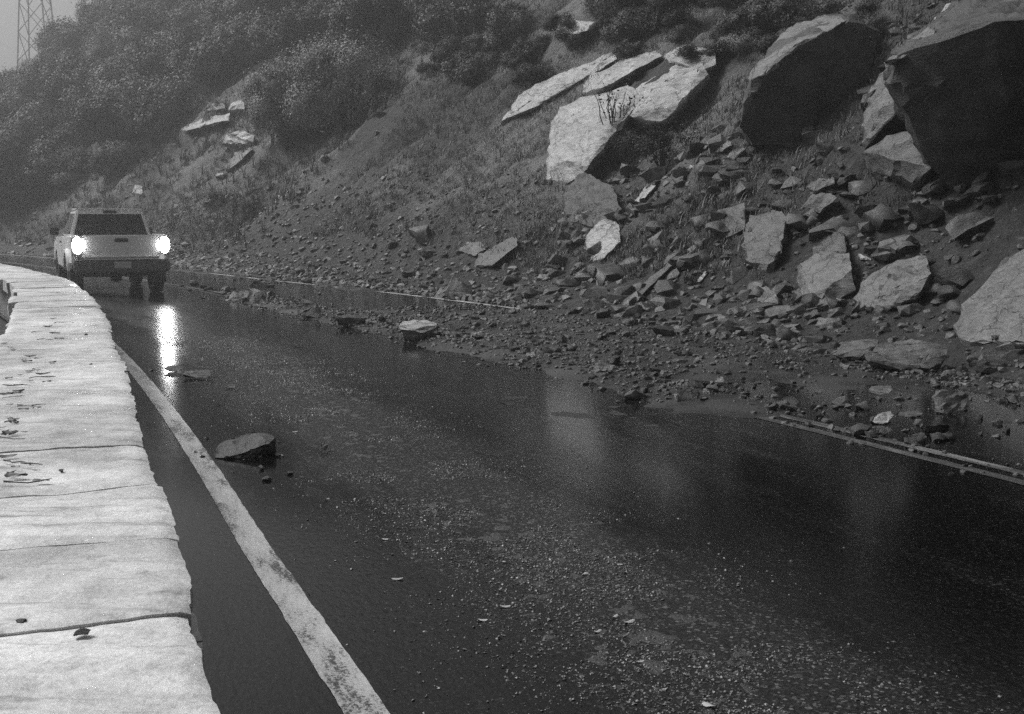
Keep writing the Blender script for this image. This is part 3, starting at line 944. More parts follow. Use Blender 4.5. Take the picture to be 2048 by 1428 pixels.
road_rock('boulder', (1200, 752), [(1174, 745, 0), (1180, 732, .1), (1204, 720, .15), (1228, 729, .1), (1224, 742, .02), (1198, 752, -.03), (1215, 750, .2)],
          'pale lumpy stone in the thick of the rubble', 'mid_rock', amp=0.02, seg=0.03)
road_rock('boulder', (1440, 668), [(1404, 664, .0), (1420, 642, .1), (1450, 636, .2), (1480, 645, .1), (1484, 668, 0), (1440, 655, .5)],
          'dark squat block at the slope toe with pale top', 'rock', amp=0.03, seg=0.05)
road_rock('boulder', (1530, 672), [(1505, 672, .0), (1508, 650, .05), (1550, 648, .15), (1558, 670, 0), (1530, 660, .5)],
          'dark square block beside the squat block at the slope toe', 'dark_rock', amp=0.03, seg=0.05)
road_rock('boulder', (1185, 628), [(1165, 622, .0), (1172, 600, .1), (1195, 594, .15), (1212, 606, .1), (1208, 628, 0), (1180, 630, -.03), (1190, 612, .4)],
          'dark rock with a pale cap just above the far white line', 'rock', amp=0.02, seg=0.04)
road_rock('rock_slab', (1762, 792), [(1736, 782, 0), (1742, 772, .15), (1780, 771, .15), (1787, 780, 0), (1765, 791, -.05), (1742, 788, 0)],
          'pale oval stone lying on the silted lane', 'mid_rock', amp=0.012, seg=0.03)
road_rock('boulder', (1768, 848), [(1746, 842, 0), (1756, 828, .08), (1780, 822, .1), (1788, 832, .05), (1776, 846, -.03), (1752, 848, -.02)],
          'pale tilted stone near the double centre line', 'pale_rock', amp=0.012, seg=0.025)
road_rock('boulder', (1900, 826), [(1862, 822, .0), (1860, 786, .1), (1872, 788, .1), (1900, 808, .15), (1928, 782, .2), (1938, 790, .1), (1930, 822, 0), (1890, 828, -.05)],
          'hollow broken grey stone on the silted lane near the right edge', 'rock', amp=0.03, seg=0.03)
road_rock('rock_slab', (1830, 832), [(1790, 832, 0), (1796, 824, .1), (1840, 822, .15), (1846, 828, 0), (1820, 836, -.03)],
          'thin grey plate of stone beside the hollow broken stone', 'rock', amp=0.01, seg=0.03)
road_rock('boulder', (1440, 768), [(1430, 764, 0), (1434, 752, .05), (1446, 753, .06), (1452, 766, 0), (1440, 770, -.02)],
          'bright pebble alone in the silted lane', 'pale_rock', amp=0.008, seg=0.02)
road_rock('boulder', (1375, 800), [(1352, 800, 0), (1360, 782, .08), (1378, 776, .1), (1396, 788, .06), (1394, 802, 0), (1375, 790, .25)],
          'dark stone on the near edge of the rubble line', 'dark_rock', amp=0.015, seg=0.03)
road_rock('boulder', (1575, 812), [(1560, 810, 0), (1566, 795, .06), (1588, 793, .1), (1598, 806, .03), (1585, 815, -.02)],
          'grey stone on the rubble line left of the visible centre line', 'rock', amp=0.012, seg=0.025)
road_rock('boulder', (980, 692), [(955, 688, 0), (965, 680, .1), (1005, 684, .15), (1016, 690, 0), (985, 696, -.05)],
          'dark flat stone in the rubble right of the flat-topped rock', 'dark_rock', amp=0.012, seg=0.03)
road_rock('boulder', (955, 676), [(940, 676, 0), (945, 664, .1), (962, 662, .12), (966, 674, .05), (955, 680, -.02)],
          'pale stone in the rubble right of the flat-topped rock', 'pale_rock', amp=0.012, seg=0.03)
road_rock('boulder', (1058, 716), [(1050, 712, 0), (1056, 704, .05), (1068, 703, .06), (1070, 710, .02), (1060, 718, -.02)],
          'bright chip of stone on the rubble line', 'pale_rock', amp=0.008, seg=0.02)
road_rock('boulder', (1120, 660), [(1102, 656, 0), (1112, 650, .08), (1130, 648, .1), (1134, 656, 0), (1116, 661, -.03)],
          'grey wedge stone in the open part of the far lane', 'rock', amp=0.01, seg=0.03)
road_rock('boulder', (1022, 646), [(1010, 642, 0), (1016, 636, .08), (1030, 634, .1), (1036, 640, 0), (1020, 648, -.03)],
          'dark stone left of the grey wedge stone in the far lane', 'dark_rock', amp=0.01, seg=0.03)

# --- where a small thing lies, told by the nearest big one
MARKS = [(575, 230, 'the round bush'), (710, 190, 'the pale feathery bush'), (410, 245, 'the pale far ledge'), (235, 470, 'the pickup'), (230, 110, 'the pale bushy crown'),
         (1120, 170, 'the thin pale slab'), (1130, 280, 'the large bright outcrop'), (1330, 180, 'the broad smooth slab'), (1600, 190, 'the huge dark-faced boulder'),
         (1155, 55, 'the pale stubby rock'), (60, 30, 'the pylon'), (1900, 200, 'the dark overhang'), (1210, 480, 'the diamond shaped boulder'), (1525, 480, 'the tall lumpy boulder'),
         (1650, 550, 'the rounded pale boulder'), (1785, 560, 'the broad pale boulder'), (1980, 620, 'the ribbed slab'), (910, 575, 'the pyramid shaped rock'), (835, 660, 'the flat-topped rock'),
         (700, 640, 'the dark flat road slab'), (990, 510, 'the smooth grey rock'), (1200, 735, 'the pale lumpy stone'), (1440, 650, 'the squat block'), (1325, 660, 'the dark flat toe stone'),
         (1810, 710, 'the broad roadside slab'), (1765, 780, 'the pale oval stone'), (620, 622, 'the dark rough road rock'), (1290, 570, 'the long thin sliver'), (515, 592, 'the wedge rocks'),
         (1370, 790, 'the dark stone on the rubble edge'), (1440, 760, 'the bright lone pebble'), (1580, 800, 'the grey stone on the rubble line')]


def pixel_of(p):
    v = Vector(p) - ORG
    fw = v.y * CP - v.z * SP; up_ = v.y * SP + v.z * CP
    return 1024 + F_PX * v.x / fw, 714 - F_PX * up_ / fw


def near_text(p):
    px, py = pixel_of(p)
    mx, my, nm = min(MARKS, key=lambda m: (m[0] - px) ** 2 + 2 * (m[1] - py) ** 2)
    dx, dy = px - mx, py - my
    if abs(dx) > 1.3 * abs(dy): return ('left of ' if dx < 0 else 'right of ') + nm
    return ('above ' if dy < 0 else 'below ') + nm


# --- rubble: shared stone shapes
variants = []
for k in range(10):
    r_ = np.random.default_rng(500 + k)
    pts = r_.normal(size=(22, 3)); pts /= np.linalg.norm(pts, axis=1)[:, None]
    pts = np.clip(pts * np.array([1.0, 0.75, 0.55]) * r_.uniform(0.75, 1.1, (22, 1)), -0.8, 0.8) * 0.6
    variants.append(hull_rock([Vector(p) for p in pts], M[('rubble', 'rubble', 'dark_rock', 'rock', 'rubble')[k % 5]], 0.22, 0.10, 900 + k, 'rubble_stone', 0.9, 2))


def put_stone(me, x, y, size, label, group, name='rubble_stone', sink=0.12):
    o = link(name, me)
    a = R.uniform(0, 6.28)
    sz = (size * R.uniform(.8, 1.2), size * R.uniform(.8, 1.2), size * R.uniform(.7, 1.1))
    o.scale = sz
    o.rotation_euler = (R.uniform(-.3, .3), R.uniform(-.3, .3), a)
    o.location = (x, y, height(x, y) + sz[2] * (0.30 - sink))
    return tag(o, label, 'stone', group)


def in_view(x, y, z=0.0, pad=30):
    v = Vector((x, y, z)) - ORG
    fwd = v.y * CP - v.z * SP; up = v.y * SP + v.z * CP
    if fwd <= 0.3: return False
    px, py = 1024 + F_PX * v.x / fwd, 714 - F_PX * up / fwd
    return -pad < px < 2048 + pad and -pad < py < 1428 + pad


n_st = 0
zones = [  # count, s range, t sampler, size range, label, group
    (95, (6.0, 17.5), lambda s: t_centre(s) + R.gauss(0.25, 0.32), (0.06, 0.20), 'stone in the centre line rubble', 'rubble stones along the centre line'),
    (75, (6.5, 17.0), lambda s: t_centre(s) + R.uniform(0.3, 2.7), (0.05, 0.17), 'stone on the silted far lane', 'stones scattered over the far lane'),
    (70, (9.0, 34.0), lambda s: t_right(s) + abs(R.gauss(0.35, 0.45)), (0.10, 0.34), 'rock at the slope foot', 'rocks along the foot of the slope'),
    (22, (17.0, 28.0), lambda s: t_centre(s) + R.gauss(0.1, 0.25), (0.08, 0.34), 'rock on the centre line towards the pickup', 'rocks on the centre line near the pickup'),
    (18, (17.0, 30.0), lambda s: t_centre(s) + R.uniform(-0.1, 2.4), (0.06, 0.16), 'stone on the bare far lane', 'stones on the far lane near the pickup'),
]
for cnt, (s0, s1), tf, (a_, b_), lab, grp in zones:
    k = 0
    tries = 0
    while k < cnt and tries < cnt * 20:
        tries += 1
        s_ = s0 + (s1 - s0) * R.random(); t_ = tf(s_)
        x_, y_ = (float(c) for c in road_xy(s_, t_))
        if not in_view(x_, y_, 0, 0): continue
        if 'silted' in lab and s_ < 9.5 and R.random() < 0.75: continue
        u = R.random() ** 2.2
        sz_ = a_ + (b_ - a_) * u
        put_stone(R.choice(variants), x_, y_, sz_, ('small ' if u < .1 else 'middling ' if u < .45 else 'large ') + lab + ', ' + near_text((x_, y_, 0.05)), grp)
        k += 1
for k in range(16):                       # splinters round the largest rock of the near lane
    p_, d_ = hit(R.gauss(495, 55), R.gauss(915, 22))
    put_stone(R.choice(variants), p_.x, p_.y, R.uniform(.02, .06), 'little splinter of stone round the largest rock in the near lane', 'splinters in the near lane', 'stone_splinter')
k = 0; tries = 0
while k < 190 and tries < 6000:          # rocks caught on the slope
    tries += 1
    px, py = (R.uniform(420, 2040) if k < 70 else R.gauss(1480, 260)), R.uniform(250, 720)
    if py > 560 + (px - 420) * 0.085 or py < 560 - (px - 420) * 0.25: continue
    if any(abs(px - mx) < 62 and abs(py - my) < 55 for mx, my, nm in MARKS): continue
    p, dep = hit(px, py)
    if p is None or p.z < 0.15: continue
    u = R.random() ** 2.5
    put_stone(R.choice(variants), p.x, p.y, 0.14 + 0.55 * u, ('small' if u < .08 else 'middling' if u < .4 else 'large') + ' rough rock caught on the slope ' + near_text(p), 'rocks caught on the slope', 'slope_rock', sink=0.2)
    k += 1


def scatter_mesh(name, bases, P, size, mat, tilt=0.5, seed=0, flat=1.0, sink=0.25):
    rg = np.random.default_rng(seed)
    V, Fc, off = [], [], 0
    ch = rg.integers(0, len(bases), len(P))
    for b, (bv_, bf_) in enumerate(bases):
        sel = np.where(ch == b)[0]
        if not len(sel): continue
        n = len(sel)
        a = rg.uniform(0, 6.283, n); tx = rg.normal(0, tilt, n)
        ca, sa, ct, st = np.cos(a), np.sin(a), np.cos(tx), np.sin(tx)
        Rm = np.zeros((n, 3, 3))
        Rm[:, 0, 0] = ca; Rm[:, 0, 1] = -sa * ct; Rm[:, 0, 2] = sa * st
        Rm[:, 1, 0] = sa; Rm[:, 1, 1] = ca * ct; Rm[:, 1, 2] = -ca * st
        Rm[:, 2, 1] = st; Rm[:, 2, 2] = ct
        sc = size[sel][:, None, None] * (1 + rg.uniform(-.3, .3, (n, 1, 3))) * np.array([1, 1, flat])
        w = np.einsum('nij,nkj->nki', Rm, bv_[None] * sc) + P[sel][:, None, :]
        w[:, :, 2] += (size[sel] * (0.3 - sink) * flat)[:, None]
        V.append(w.reshape(-1, 3))
        Fc.append((bf_[None] + (np.arange(n) * len(bv_))[:, None, None] + off).reshape(-1, bf_.shape[1]))
        off += n * len(bv_)
    return mesh_np(name, np.concatenate(V), np.concatenate(Fc), mat, False)


bases = []
for k in range(8):
    r_ = np.random.default_rng(700 + k)
    bm = bmesh.new()
    q_ = r_.normal(size=(16, 3)); q_ /= np.linalg.norm(q_, axis=1)[:, None]
    for p in q_ * np.array([.55, .42, .34]) * r_.uniform(.8, 1.1, (16, 1)): bm.verts.new(p)
    rr = bmesh.ops.convex_hull(bm, input=bm.verts[:])
    bad = [v for v in bm.verts if not v.link_faces]
    bmesh.ops.delete(bm, geom=bad, context='VERTS')
    bmesh.ops.triangulate(bm, faces=bm.faces[:])
    bm.verts.index_update(); bm.normal_update()
    bases.append((np.array([v.co[:] for v in bm.verts]), np.array([[v.index for v in f.verts] for f in bm.faces])))
    bm.free()


def surf_points(n, sf, seed):
    """n points given by sf(rng) -> (s, t); heights from the surface"""
    out = []
    rg = random.Random(seed)
    tries = 0
    while len(out) < n and tries < n * 6:
        tries += 1
        s_, t_ = sf(rg)
        x_, y_ = road_xy(s_, t_)
        x_, y_ = float(x_), float(y_)
        z_ = height(x_, y_)
        if not in_view(x_, y_, z_, 60): continue
        out.append((x_, y_, z_))
    return np.array(out)


def sz(n, a, b, pw, seed):
    return a + (b - a) * np.random.default_rng(seed).random(n) ** pw


def sf_centre(rg):
    s_ = rg.uniform(5.0, 24)
    if s_ < 8.2 and rg.random() < 0.8: s_ = rg.uniform(8.2, 18)
    return s_, float(t_centre(s_)) + rg.gauss(0.1, 0.28 if s_ > 8 else 0.16)


P = surf_points(5200, sf_centre, 1)
o = link('gravel', scatter_mesh('gravel', bases, P, sz(len(P), .01, .085, 3.5, 1), M['rubble'], seed=1))
tag(o, 'loose gravel washed along the centre line', 'gravel', kind='stuff')
P = surf_points(6000, lambda rg: (lambda s_: (s_, float(t_centre(s_)) + (rg.uniform(0.2, 3.2) if s_ > 9.5 or rg.random() < .25 else rg.uniform(2.4, 3.2))))(rg.uniform(6, 19)), 2)
o = link('gravel', scatter_mesh('gravel', bases, P, sz(len(P), .012, .10, 4, 2), M['rubble'], seed=2))
tag(o, 'loose gravel spread over the silted far lane', 'gravel', kind='stuff')
def sf_grit(rg):
    s_ = 0.3 + 15 * rg.random() ** 1.25
    c = -2.75 + 0.12 * math.sin(s_ * 0.7) - 0.45 * float(sstep(5, 1, s_))
    return s_, c + rg.gauss(0, 0.36)


grit_bases = []
for k in range(4):
    r_ = np.random.default_rng(760 + k)
    ov = np.array([[.5, 0, 0], [-.5, 0, 0], [0, .4, 0], [0, -.4, 0], [0, 0, .32], [0, 0, -.32]]) * r_.uniform(.7, 1.2, (6, 1))
    grit_bases.append((ov, np.array([[0, 2, 4], [2, 1, 4], [1, 3, 4], [3, 0, 4], [2, 0, 5], [1, 2, 5], [3, 1, 5], [0, 3, 5]])))
P = surf_points(52000, sf_grit, 3)
P = P[fbm2(P[:, 0], P[:, 1], 0.55, 3, 88, 0.6) > -0.15]
o = link('grit', scatter_mesh('grit', grit_bases, P, sz(len(P), .004, .020, 2.5, 3), M['grit'], seed=3))
tag(o, 'fine grit on the near lane', 'grit', kind='stuff')
P = surf_points(16000, lambda rg: (lambda s_: (s_, 3.0 + (11 if s_ < 19 else 4.0) * rg.random() ** (1.4 if s_ < 19 else 2.2)))(rg.uniform(4, 46)), 4)
o = link('scree', scatter_mesh('scree', bases, P, sz(len(P), .025, .24, 5.0, 4), M['rubble'], seed=4, sink=0.3))
tag(o, 'broken scree stones covering the lower slope', 'scree', kind='stuff')
P = surf_points(1500, lambda rg: (rg.uniform(5, 22), 3.6 + 8.5 * rg.random()), 6)
P = P[fbm2(P[:, 0], P[:, 1], 2.2, 3, 85) > -0.1]
o = link('broken_rock', scatter_mesh('broken_rock', bases, P, sz(len(P), .10, .62, 2.6, 6), M['rubble'], seed=6, sink=0.34, flat=0.8))
tag(o, 'broken rock half buried in the near slope', 'scree', kind='stuff')
P = surf_points(1800, lambda rg: (rg.uniform(34, 75), 3.0 + 14 * rg.random() ** 1.5), 5)
o = link('scree', scatter_mesh('scree', bases, P, sz(len(P), .06, .5, 4.0, 5), M['rubble'], seed=5, sink=0.3))
tag(o, 'broken scree stones on the far slope behind the pickup', 'scree', kind='stuff')


# ------------------------------------------------------------------ vegetation
def leaf_cloud(name, n, r, h, seed, mat, leaf=0.10, lobes=9, droop=0.0, wisp=0.4):
    """leaf faces spread through lobes of a crown that stands on the ground; unit metres"""
    rg = np.random.default_rng(seed)
    C = np.stack([rg.uniform(-.62, .62, lobes) * r, rg.uniform(-.62, .62, lobes) * r, rg.uniform(.25, .78, lobes) * h], -1)
    Rr = rg.uniform(.28, .52, lobes) * r
    ch = rg.choice(lobes, n, p=(Rr ** 2) / (Rr ** 2).sum())
    d = rg.normal(size=(n, 3)); d /= np.linalg.norm(d, axis=1)[:, None]
    rad = rg.random(n) ** 0.45 * (1 + wisp * (rg.random(n) ** 6))
    p = C[ch] + d * (Rr[ch] * rad)[:, None] * np.array([1, 1, min(1.0, 0.9 * h / r)])
    clump = fbm(p / (0.22 * r) + seed, 2, seed)
    ok = (p[:, 2] > 0.02 * h) & (clump > -0.22)
    p, d = p[ok], d[ok]; n = len(p)
    nr = d * 0.9 + rg.normal(size=(n, 3)) * 0.2 + np.array([0, 0, 0.2])
    nr /= np.linalg.norm(nr, axis=1)[:, None]
    up = np.cross(nr, rg.normal(size=(n, 3))) + np.array([0, 0, 0.3 - droop]); up /= np.linalg.norm(up, axis=1)[:, None]
    side = np.cross(nr, up); side /= np.linalg.norm(side, axis=1)[:, None]
    L = leaf * rg.uniform(.6, 1.5, n)[:, None]
    W = L * 0.26
    v = np.stack([p, p + up * L * .5 + side * W, p + up * L, p + up * L * .5 - side * W], 1).reshape(-1, 3)
    f = np.arange(n * 4).reshape(-1, 4)
    return mesh_np(name, v, f, mat)


def stems_mesh(name, r, h, seed, mat, n=9, rad=0.03):
    rg = random.Random(seed)
    V, Fc = [], []
    for k in range(n):
        a = rg.uniform(0, 6.28); sp = rg.uniform(.2, .75) * r
        p = Vector((0.06 * math.cos(a), 0.06 * math.sin(a), -0.3)); segs = 6
        q = Vector((sp * math.cos(a), sp * math.sin(a), h * rg.uniform(.55, .9)))
        prev = None
        for j in range(segs + 1):
            u = j / segs
            c = p.lerp(q, u) + Vector((rg.gauss(0, .03), rg.gauss(0, .03), 0.12 * h * math.sin(u * 3.14))) * (1 if 0 < j < segs else 0)
            rr = rad * (1 - .8 * u)
            b = len(V)
            for m_ in range(5):
                V.append(c + Vector((rr * math.cos(m_ * 1.2566), rr * math.sin(m_ * 1.2566), 0)))
            if prev is not None:
                for m_ in range(5): Fc.append((prev + m_, prev + (m_ + 1) % 5, b + (m_ + 1) % 5, b + m_))
            prev = b
    return mesh_np(name, V, Fc, mat, True)


shrub_var = {}
shrub_var['scrub'] = [(leaf_cloud('foliage', 11000, 1.0, 1.25, 300 + k, M['leaf_dark'], 0.035, 10), stems_mesh('stems', 1.0, 1.2, 300 + k, M['bark'], 14, 0.02)) for k in range(2)]
for key, mt_, cnt, leaf, n_ in (('dark', 'leaf_dark', 4, .065, 15000), ('mid', 'leaf_mid', 5, .065, 15000), ('pale', 'leaf_pale', 4, .06, 15000)):
    for k in range(cnt):
        sd = hash((key, k)) % 1000 if False else {'dark': 10, 'mid': 40, 'pale': 70}[key] + k
        shrub_var.setdefault(key, []).append((leaf_cloud('foliage', n_, 1.0, 1.25, sd, M[mt_], leaf, 8 + k), stems_mesh('stems', 1.0, 1.2, sd, M['bark'])))


def shrub(px, py, wpx, hpx, key, label, group=None, name='shrub', var=None):
    p, dep = hit(px, py)
    if p is None: return None
    w = wpx / F_PX * dep / 2; h = hpx / F_PX * dep / 1.25
    return shrub_at(p, w, h, key, label, group, name, var)


def shrub_at(p, w, h, key, label, group=None, name='shrub', var=None):
    fo, st = (R.choice(shrub_var[key]) if var is None else shrub_var[key][var])
    e = empty(name, p, R.uniform(0, 6.28))
    e.location.z -= 0.08
    e.scale = (w, w, h)
    link('foliage', fo, e); link('stems', st, e)
    return tag(e, label, 'shrub', group)


# the two big rounded bushes: finer foliage of their own
def big_bush(px, py, wpx, hpx, key, label, seed, n=60000, lobes=18):
    p, dep = hit(px, py)
    w = wpx / F_PX * dep / 2; h = hpx / F_PX * dep
    e = empty('bush', p)
    e.location.z -= 0.1
    link('foliage', leaf_cloud('foliage', n, w, h, seed, M[key], 0.075, lobes, wisp=0.6), e)
    link('stems', stems_mesh('stems', w, h, seed, M['bark'], 12, 0.05), e)
    return tag(e, label, 'shrub')


big_bush(575, 295, 175, 185, 'leaf_bush', 'big round bush with dark underside in the middle of the slope', 5)
big_bush(700, 262, 260, 185, 'leaf_feather', 'big pale feathery bush behind the round bush', 6)
big_bush(230, 170, 130, 120, 'leaf_feather', 'pale bushy crown on the far slope above the pickup', 8, 30000)

for px, py, w, h, key, lab in [
    (1330, 330, 190, 85, 'scrub', 'dark scrub filling the hollow right of the bright outcrop'),
    (1250, 335, 120, 80, 'scrub', 'dark scrub at the foot of the bright outcrop'),
    (1010, 110, 130, 90, 'mid', 'grey green shrub high on the slope left of the thin slab'),
    (900, 90, 160, 90, 'mid', 'wide low shrub at the top of the slope right of the feathery bush'),
    (760, 60, 130, 80, 'dark', 'dark shrub at the top edge above the feathery bush'),
    (490, 440, 90, 50, 'scrub', 'dark low shrub on the lower slope right of the pickup'),
    (430, 420, 80, 45, 'scrub', 'small shrub beside the dark low shrub near the pickup'),
    (20, 590, 60, 60, 'dark', 'dark shrub growing behind the guard wall at the left edge'),
]:
    shrub(px, py, w, h, key, lab)
# dark growth below the wall where it bends
for s_, t_ in ((13.2, -5.9), (14.6, -6.0), (16.2, -6.0), (12.0, -6.1), (18, -6.0)):
    x_, y_ = (float(c) for c in road_xy(s_, t_))
    shrub_at(Vector((x_, y_, height(x_, y_) - .2)), 0.6, 0.42, 'dark', 'dark scrub on the drop side of the guard wall', 'scrub behind the guard wall')

# chaparral of the far and upper slope
k = 0; tries = 0
while k < 170 and tries < 5000:
    tries += 1
    px, py = R.uniform(0, 900), R.uniform(20, 430)
    if py > 400 - px * 0.42 + 60 * R.random(): continue
    if 330 < px < 520 and 190 < py < 330: continue
    if 470 < px < 860 and py > 110: continue
    p, dep = hit(px, py)
    if p is None or dep > 190 or p.z < 1: continue
    w = R.uniform(0.7, 1.7) * (1 + dep / 160); h = w * R.uniform(.7, 1.1)
    key = R.choices(['dark', 'mid', 'pale'], [4, 3, 2.4])[0]
    far = dep > 60
    lab = ('broad ' if w > 1.9 else 'small ' if w < 1.3 else '') + key.replace('mid', 'grey') + (' hazy' if far else '') + ' shrub on the slope ' + near_text(p)
    shrub_at(p, w, h, key, lab, key + (' shrubs on the far slope' if far else ' shrubs on the upper slope'))
    k += 1
k = 0; tries = 0
while k < 60 and tries < 3000:
    tries += 1
    px, py = R.uniform(850, 1750), R.uniform(0, 300)
    if py > 150 - (px - 850) * 0.10 + 50 * R.random(): continue
    p, dep = hit(px, py)
    if p is None or dep > 120: continue
    w = R.uniform(0.35, 0.9); h = w * R.uniform(.6, .9)
    key = R.choices(['dark', 'mid', 'pale'], [3, 4, 1])[0]
    shrub_at(p, w, h, key, ('wide ' if w > .65 else 'small ') + key.replace('mid', 'grey') + ' low shrub ' + near_text(p), key + ' shrubs between the rocks')
    k += 1

# bare shrub leaning over the bright outcrop
p, dep = hit(1222, 250)
e = empty('bare_shrub', p - ray(1222, 250).normalized() * 0.7)
tag(e, 'leafless thorny shrub over the large bright outcrop', 'shrub')
link('stems', stems_mesh('stems', 0.8, 1.0, 77, M['twig'], 12, 0.018), e)
tag(link('twigs', leaf_cloud('twigs', 260, 0.8, 0.9, 78, M['leaf_dark'], 0.06, 6), e), kind='stuff')


# grass and low scrub of the slope
def blades(name, P, H, seed, mat, per=7, lean=0.7):
    rg = np.random.default_rng(seed)
    n = len(P)
    p = np.repeat(P, per, 0) + np.concatenate([rg.normal(0, 0.05, (n * per, 2)), np.full((n * per, 1), -0.02)], 1)
    h = np.repeat(H, per) * rg.uniform(.5, 1.2, n * per)
    d = rg.normal(0, 1, (n * per, 3)); d[:, 2] = 0
    d /= np.linalg.norm(d, axis=1)[:, None]
    ln = rg.uniform(.1, lean, n * per)[:, None] * h[:, None]
    side = np.stack([-d[:, 1], d[:, 0], 0 * d[:, 0]], 1) * (0.004 + 0.018 * h)[:, None]
    mid = p + d * ln * .4 + np.array([0, 0, 1]) * (h * .6)[:, None]
    top = p + d * ln + np.array([0, 0, 1]) * (h * .95)[:, None]
    v = np.stack([p - side, p + side, mid + side * .6, top, mid - side * .6], 1).reshape(-1, 3)
    b = np.arange(n * per)[:, None] * 5
    f = np.concatenate([b + np.array([0, 1, 2, 4]), b + np.array([4, 2, 3, 3])])
    f4 = b + np.array([0, 1, 2, 4]); f3 = b + np.array([4, 2, 3])
    tri = np.concatenate([f4[:, [0, 1, 2]], f4[:, [0, 2, 3]], f3])
    return mesh_np(name, v, tri, mat)


def sf_grass(rg):
    s_ = rg.uniform(14, 60); u = 1.5 + 16 * rg.random() ** 1.1
    return s_, 3.4 + u


P = surf_points(30000, sf_grass, 11)
keepm = fbm2(P[:, 0], P[:, 1], 2.5, 4, 81) > -0.25
P = P[keepm]
o = link('dry_grass', blades('dry_grass', P, sz(len(P), .06, .26, 1.5, 11), 11, M['grass'], 8, 1.3))
tag(o, 'pale dry grass on the middle slope', 'grass', kind='stuff')
P = surf_points(5000, lambda rg: (rg.uniform(4, 22), 4.6 + 11 * rg.random()), 12)
P = P[fbm2(P[:, 0], P[:, 1], 1.6, 3, 82) > 0.12]
o = link('low_scrub', blades('low_scrub', P, sz(len(P), .06, .22, 1.3, 12), 12, M['leaf_mid'], 9, 1.0))
tag(o, 'low dark scrub between the rocks of the near slope', 'scrub', kind='stuff')
P = surf_points(9000, lambda rg: (rg.uniform(35, 130), 4 + 45 * rg.random()), 13)
o = link('low_scrub', blades('low_scrub', P, sz(len(P), .2, .7, 1.3, 13), 13, M['leaf_mid'], 9, 1.0))
tag(o, 'low scrub covering the far slope', 'scrub', kind='stuff')


# ------------------------------------------------------------------ pickup truck
M['paint'] = plain('white_car_paint', 0.8, 0.3, 0, 0.6)
M['black'] = plain('black_plastic', 0.03, 0.5)
M['tyre'] = plain('tyre_rubber', 0.02, 0.75)
M['glass'] = plain('dark_tinted_glass', 0.012, 0.08)
M['chrome'] = plain('grey_bumper_steel', 0.10, 0.35, 0.3)
M['plate'] = plain('licence_plate', 0.5, 0.4)
m_, nt_, bs_ = mat_base('lit_tail_light')
bs_.inputs['Base Color'].default_value = g(0.6)
bs_.inputs['Emission Color'].default_value = g(1)
bs_.inputs['Emission Strength'].default_value = 36
M['lamp'] = m_
m_, nt_, bs_ = mat_base('tail_light_housing')
bs_.inputs['Base Color'].default_value = g(0.25); bs_.inputs['Roughness'].default_value = 0.15
M['lamp_housing'] = m_

T_S, T_T = 21.2, -2.25
px_, dep_ = None, None
tp, tdep = hit(247, 592)
truck = empty('pickup_truck', Vector((tp.x, tp.y, 0.0)), math.radians(24.5))
tag(truck, 'white pickup truck driving away with both tail lights glowing', 'pickup truck')


def poly_prism(outline, x0, x1, mat, name, parent=truck, bevel=0.015):
    """outline in (y, z), extruded in x"""
    bm = bmesh.new()
    a = [bm.verts.new((x0, y, z)) for y, z in outline]
    b = [bm.verts.new((x1, y, z)) for y, z in outline]
    bm.faces.new(a); bm.faces.new(b[::-1])
    n = len(a)
    for i in range(n): bm.faces.new((a[i], b[i], b[(i + 1) % n], a[(i + 1) % n]))
    if bevel:
        es = [e for e in bm.edges if all(abs(v.co.x - (x1 if abs(x1) > abs(x0) else x0)) < 1e-6 for v in e.verts)]
        bmesh.ops.bevel(bm, geom=es, offset=bevel, segments=2, affect='EDGES')
    return link(name, mesh_bm(name, bm, mat, True, 0.6), parent)


def tbox(name, x, y, z, mat, parent=truck, bevel=0.012, taper=None):
    bm = bmesh.new()
    bmesh.ops.create_cube(bm, size=1)
    for v in bm.verts:
        v.co = Vector(((x[0] + x[1]) / 2 + v.co.x * (x[1] - x[0]), (y[0] + y[1]) / 2 + v.co.y * (y[1] - y[0]), (z[0] + z[1]) / 2 + v.co.z * (z[1] - z[0])))
    if taper:
        for v in bm.verts: v.co = taper(v.co)
    if bevel: bmesh.ops.bevel(bm, geom=bm.edges[:], offset=bevel, segments=2, affect='EDGES')
    return link(name, mesh_bm(name, bm, mat, True, 0.6), parent)


def arch(cy, cz, r, a0, a1, n=10):
    return [(cy + r * math.cos(math.radians(a0 + (a1 - a0) * i / n)), cz + r * math.sin(math.radians(a0 + (a1 - a0) * i / n))) for i in range(n + 1)]


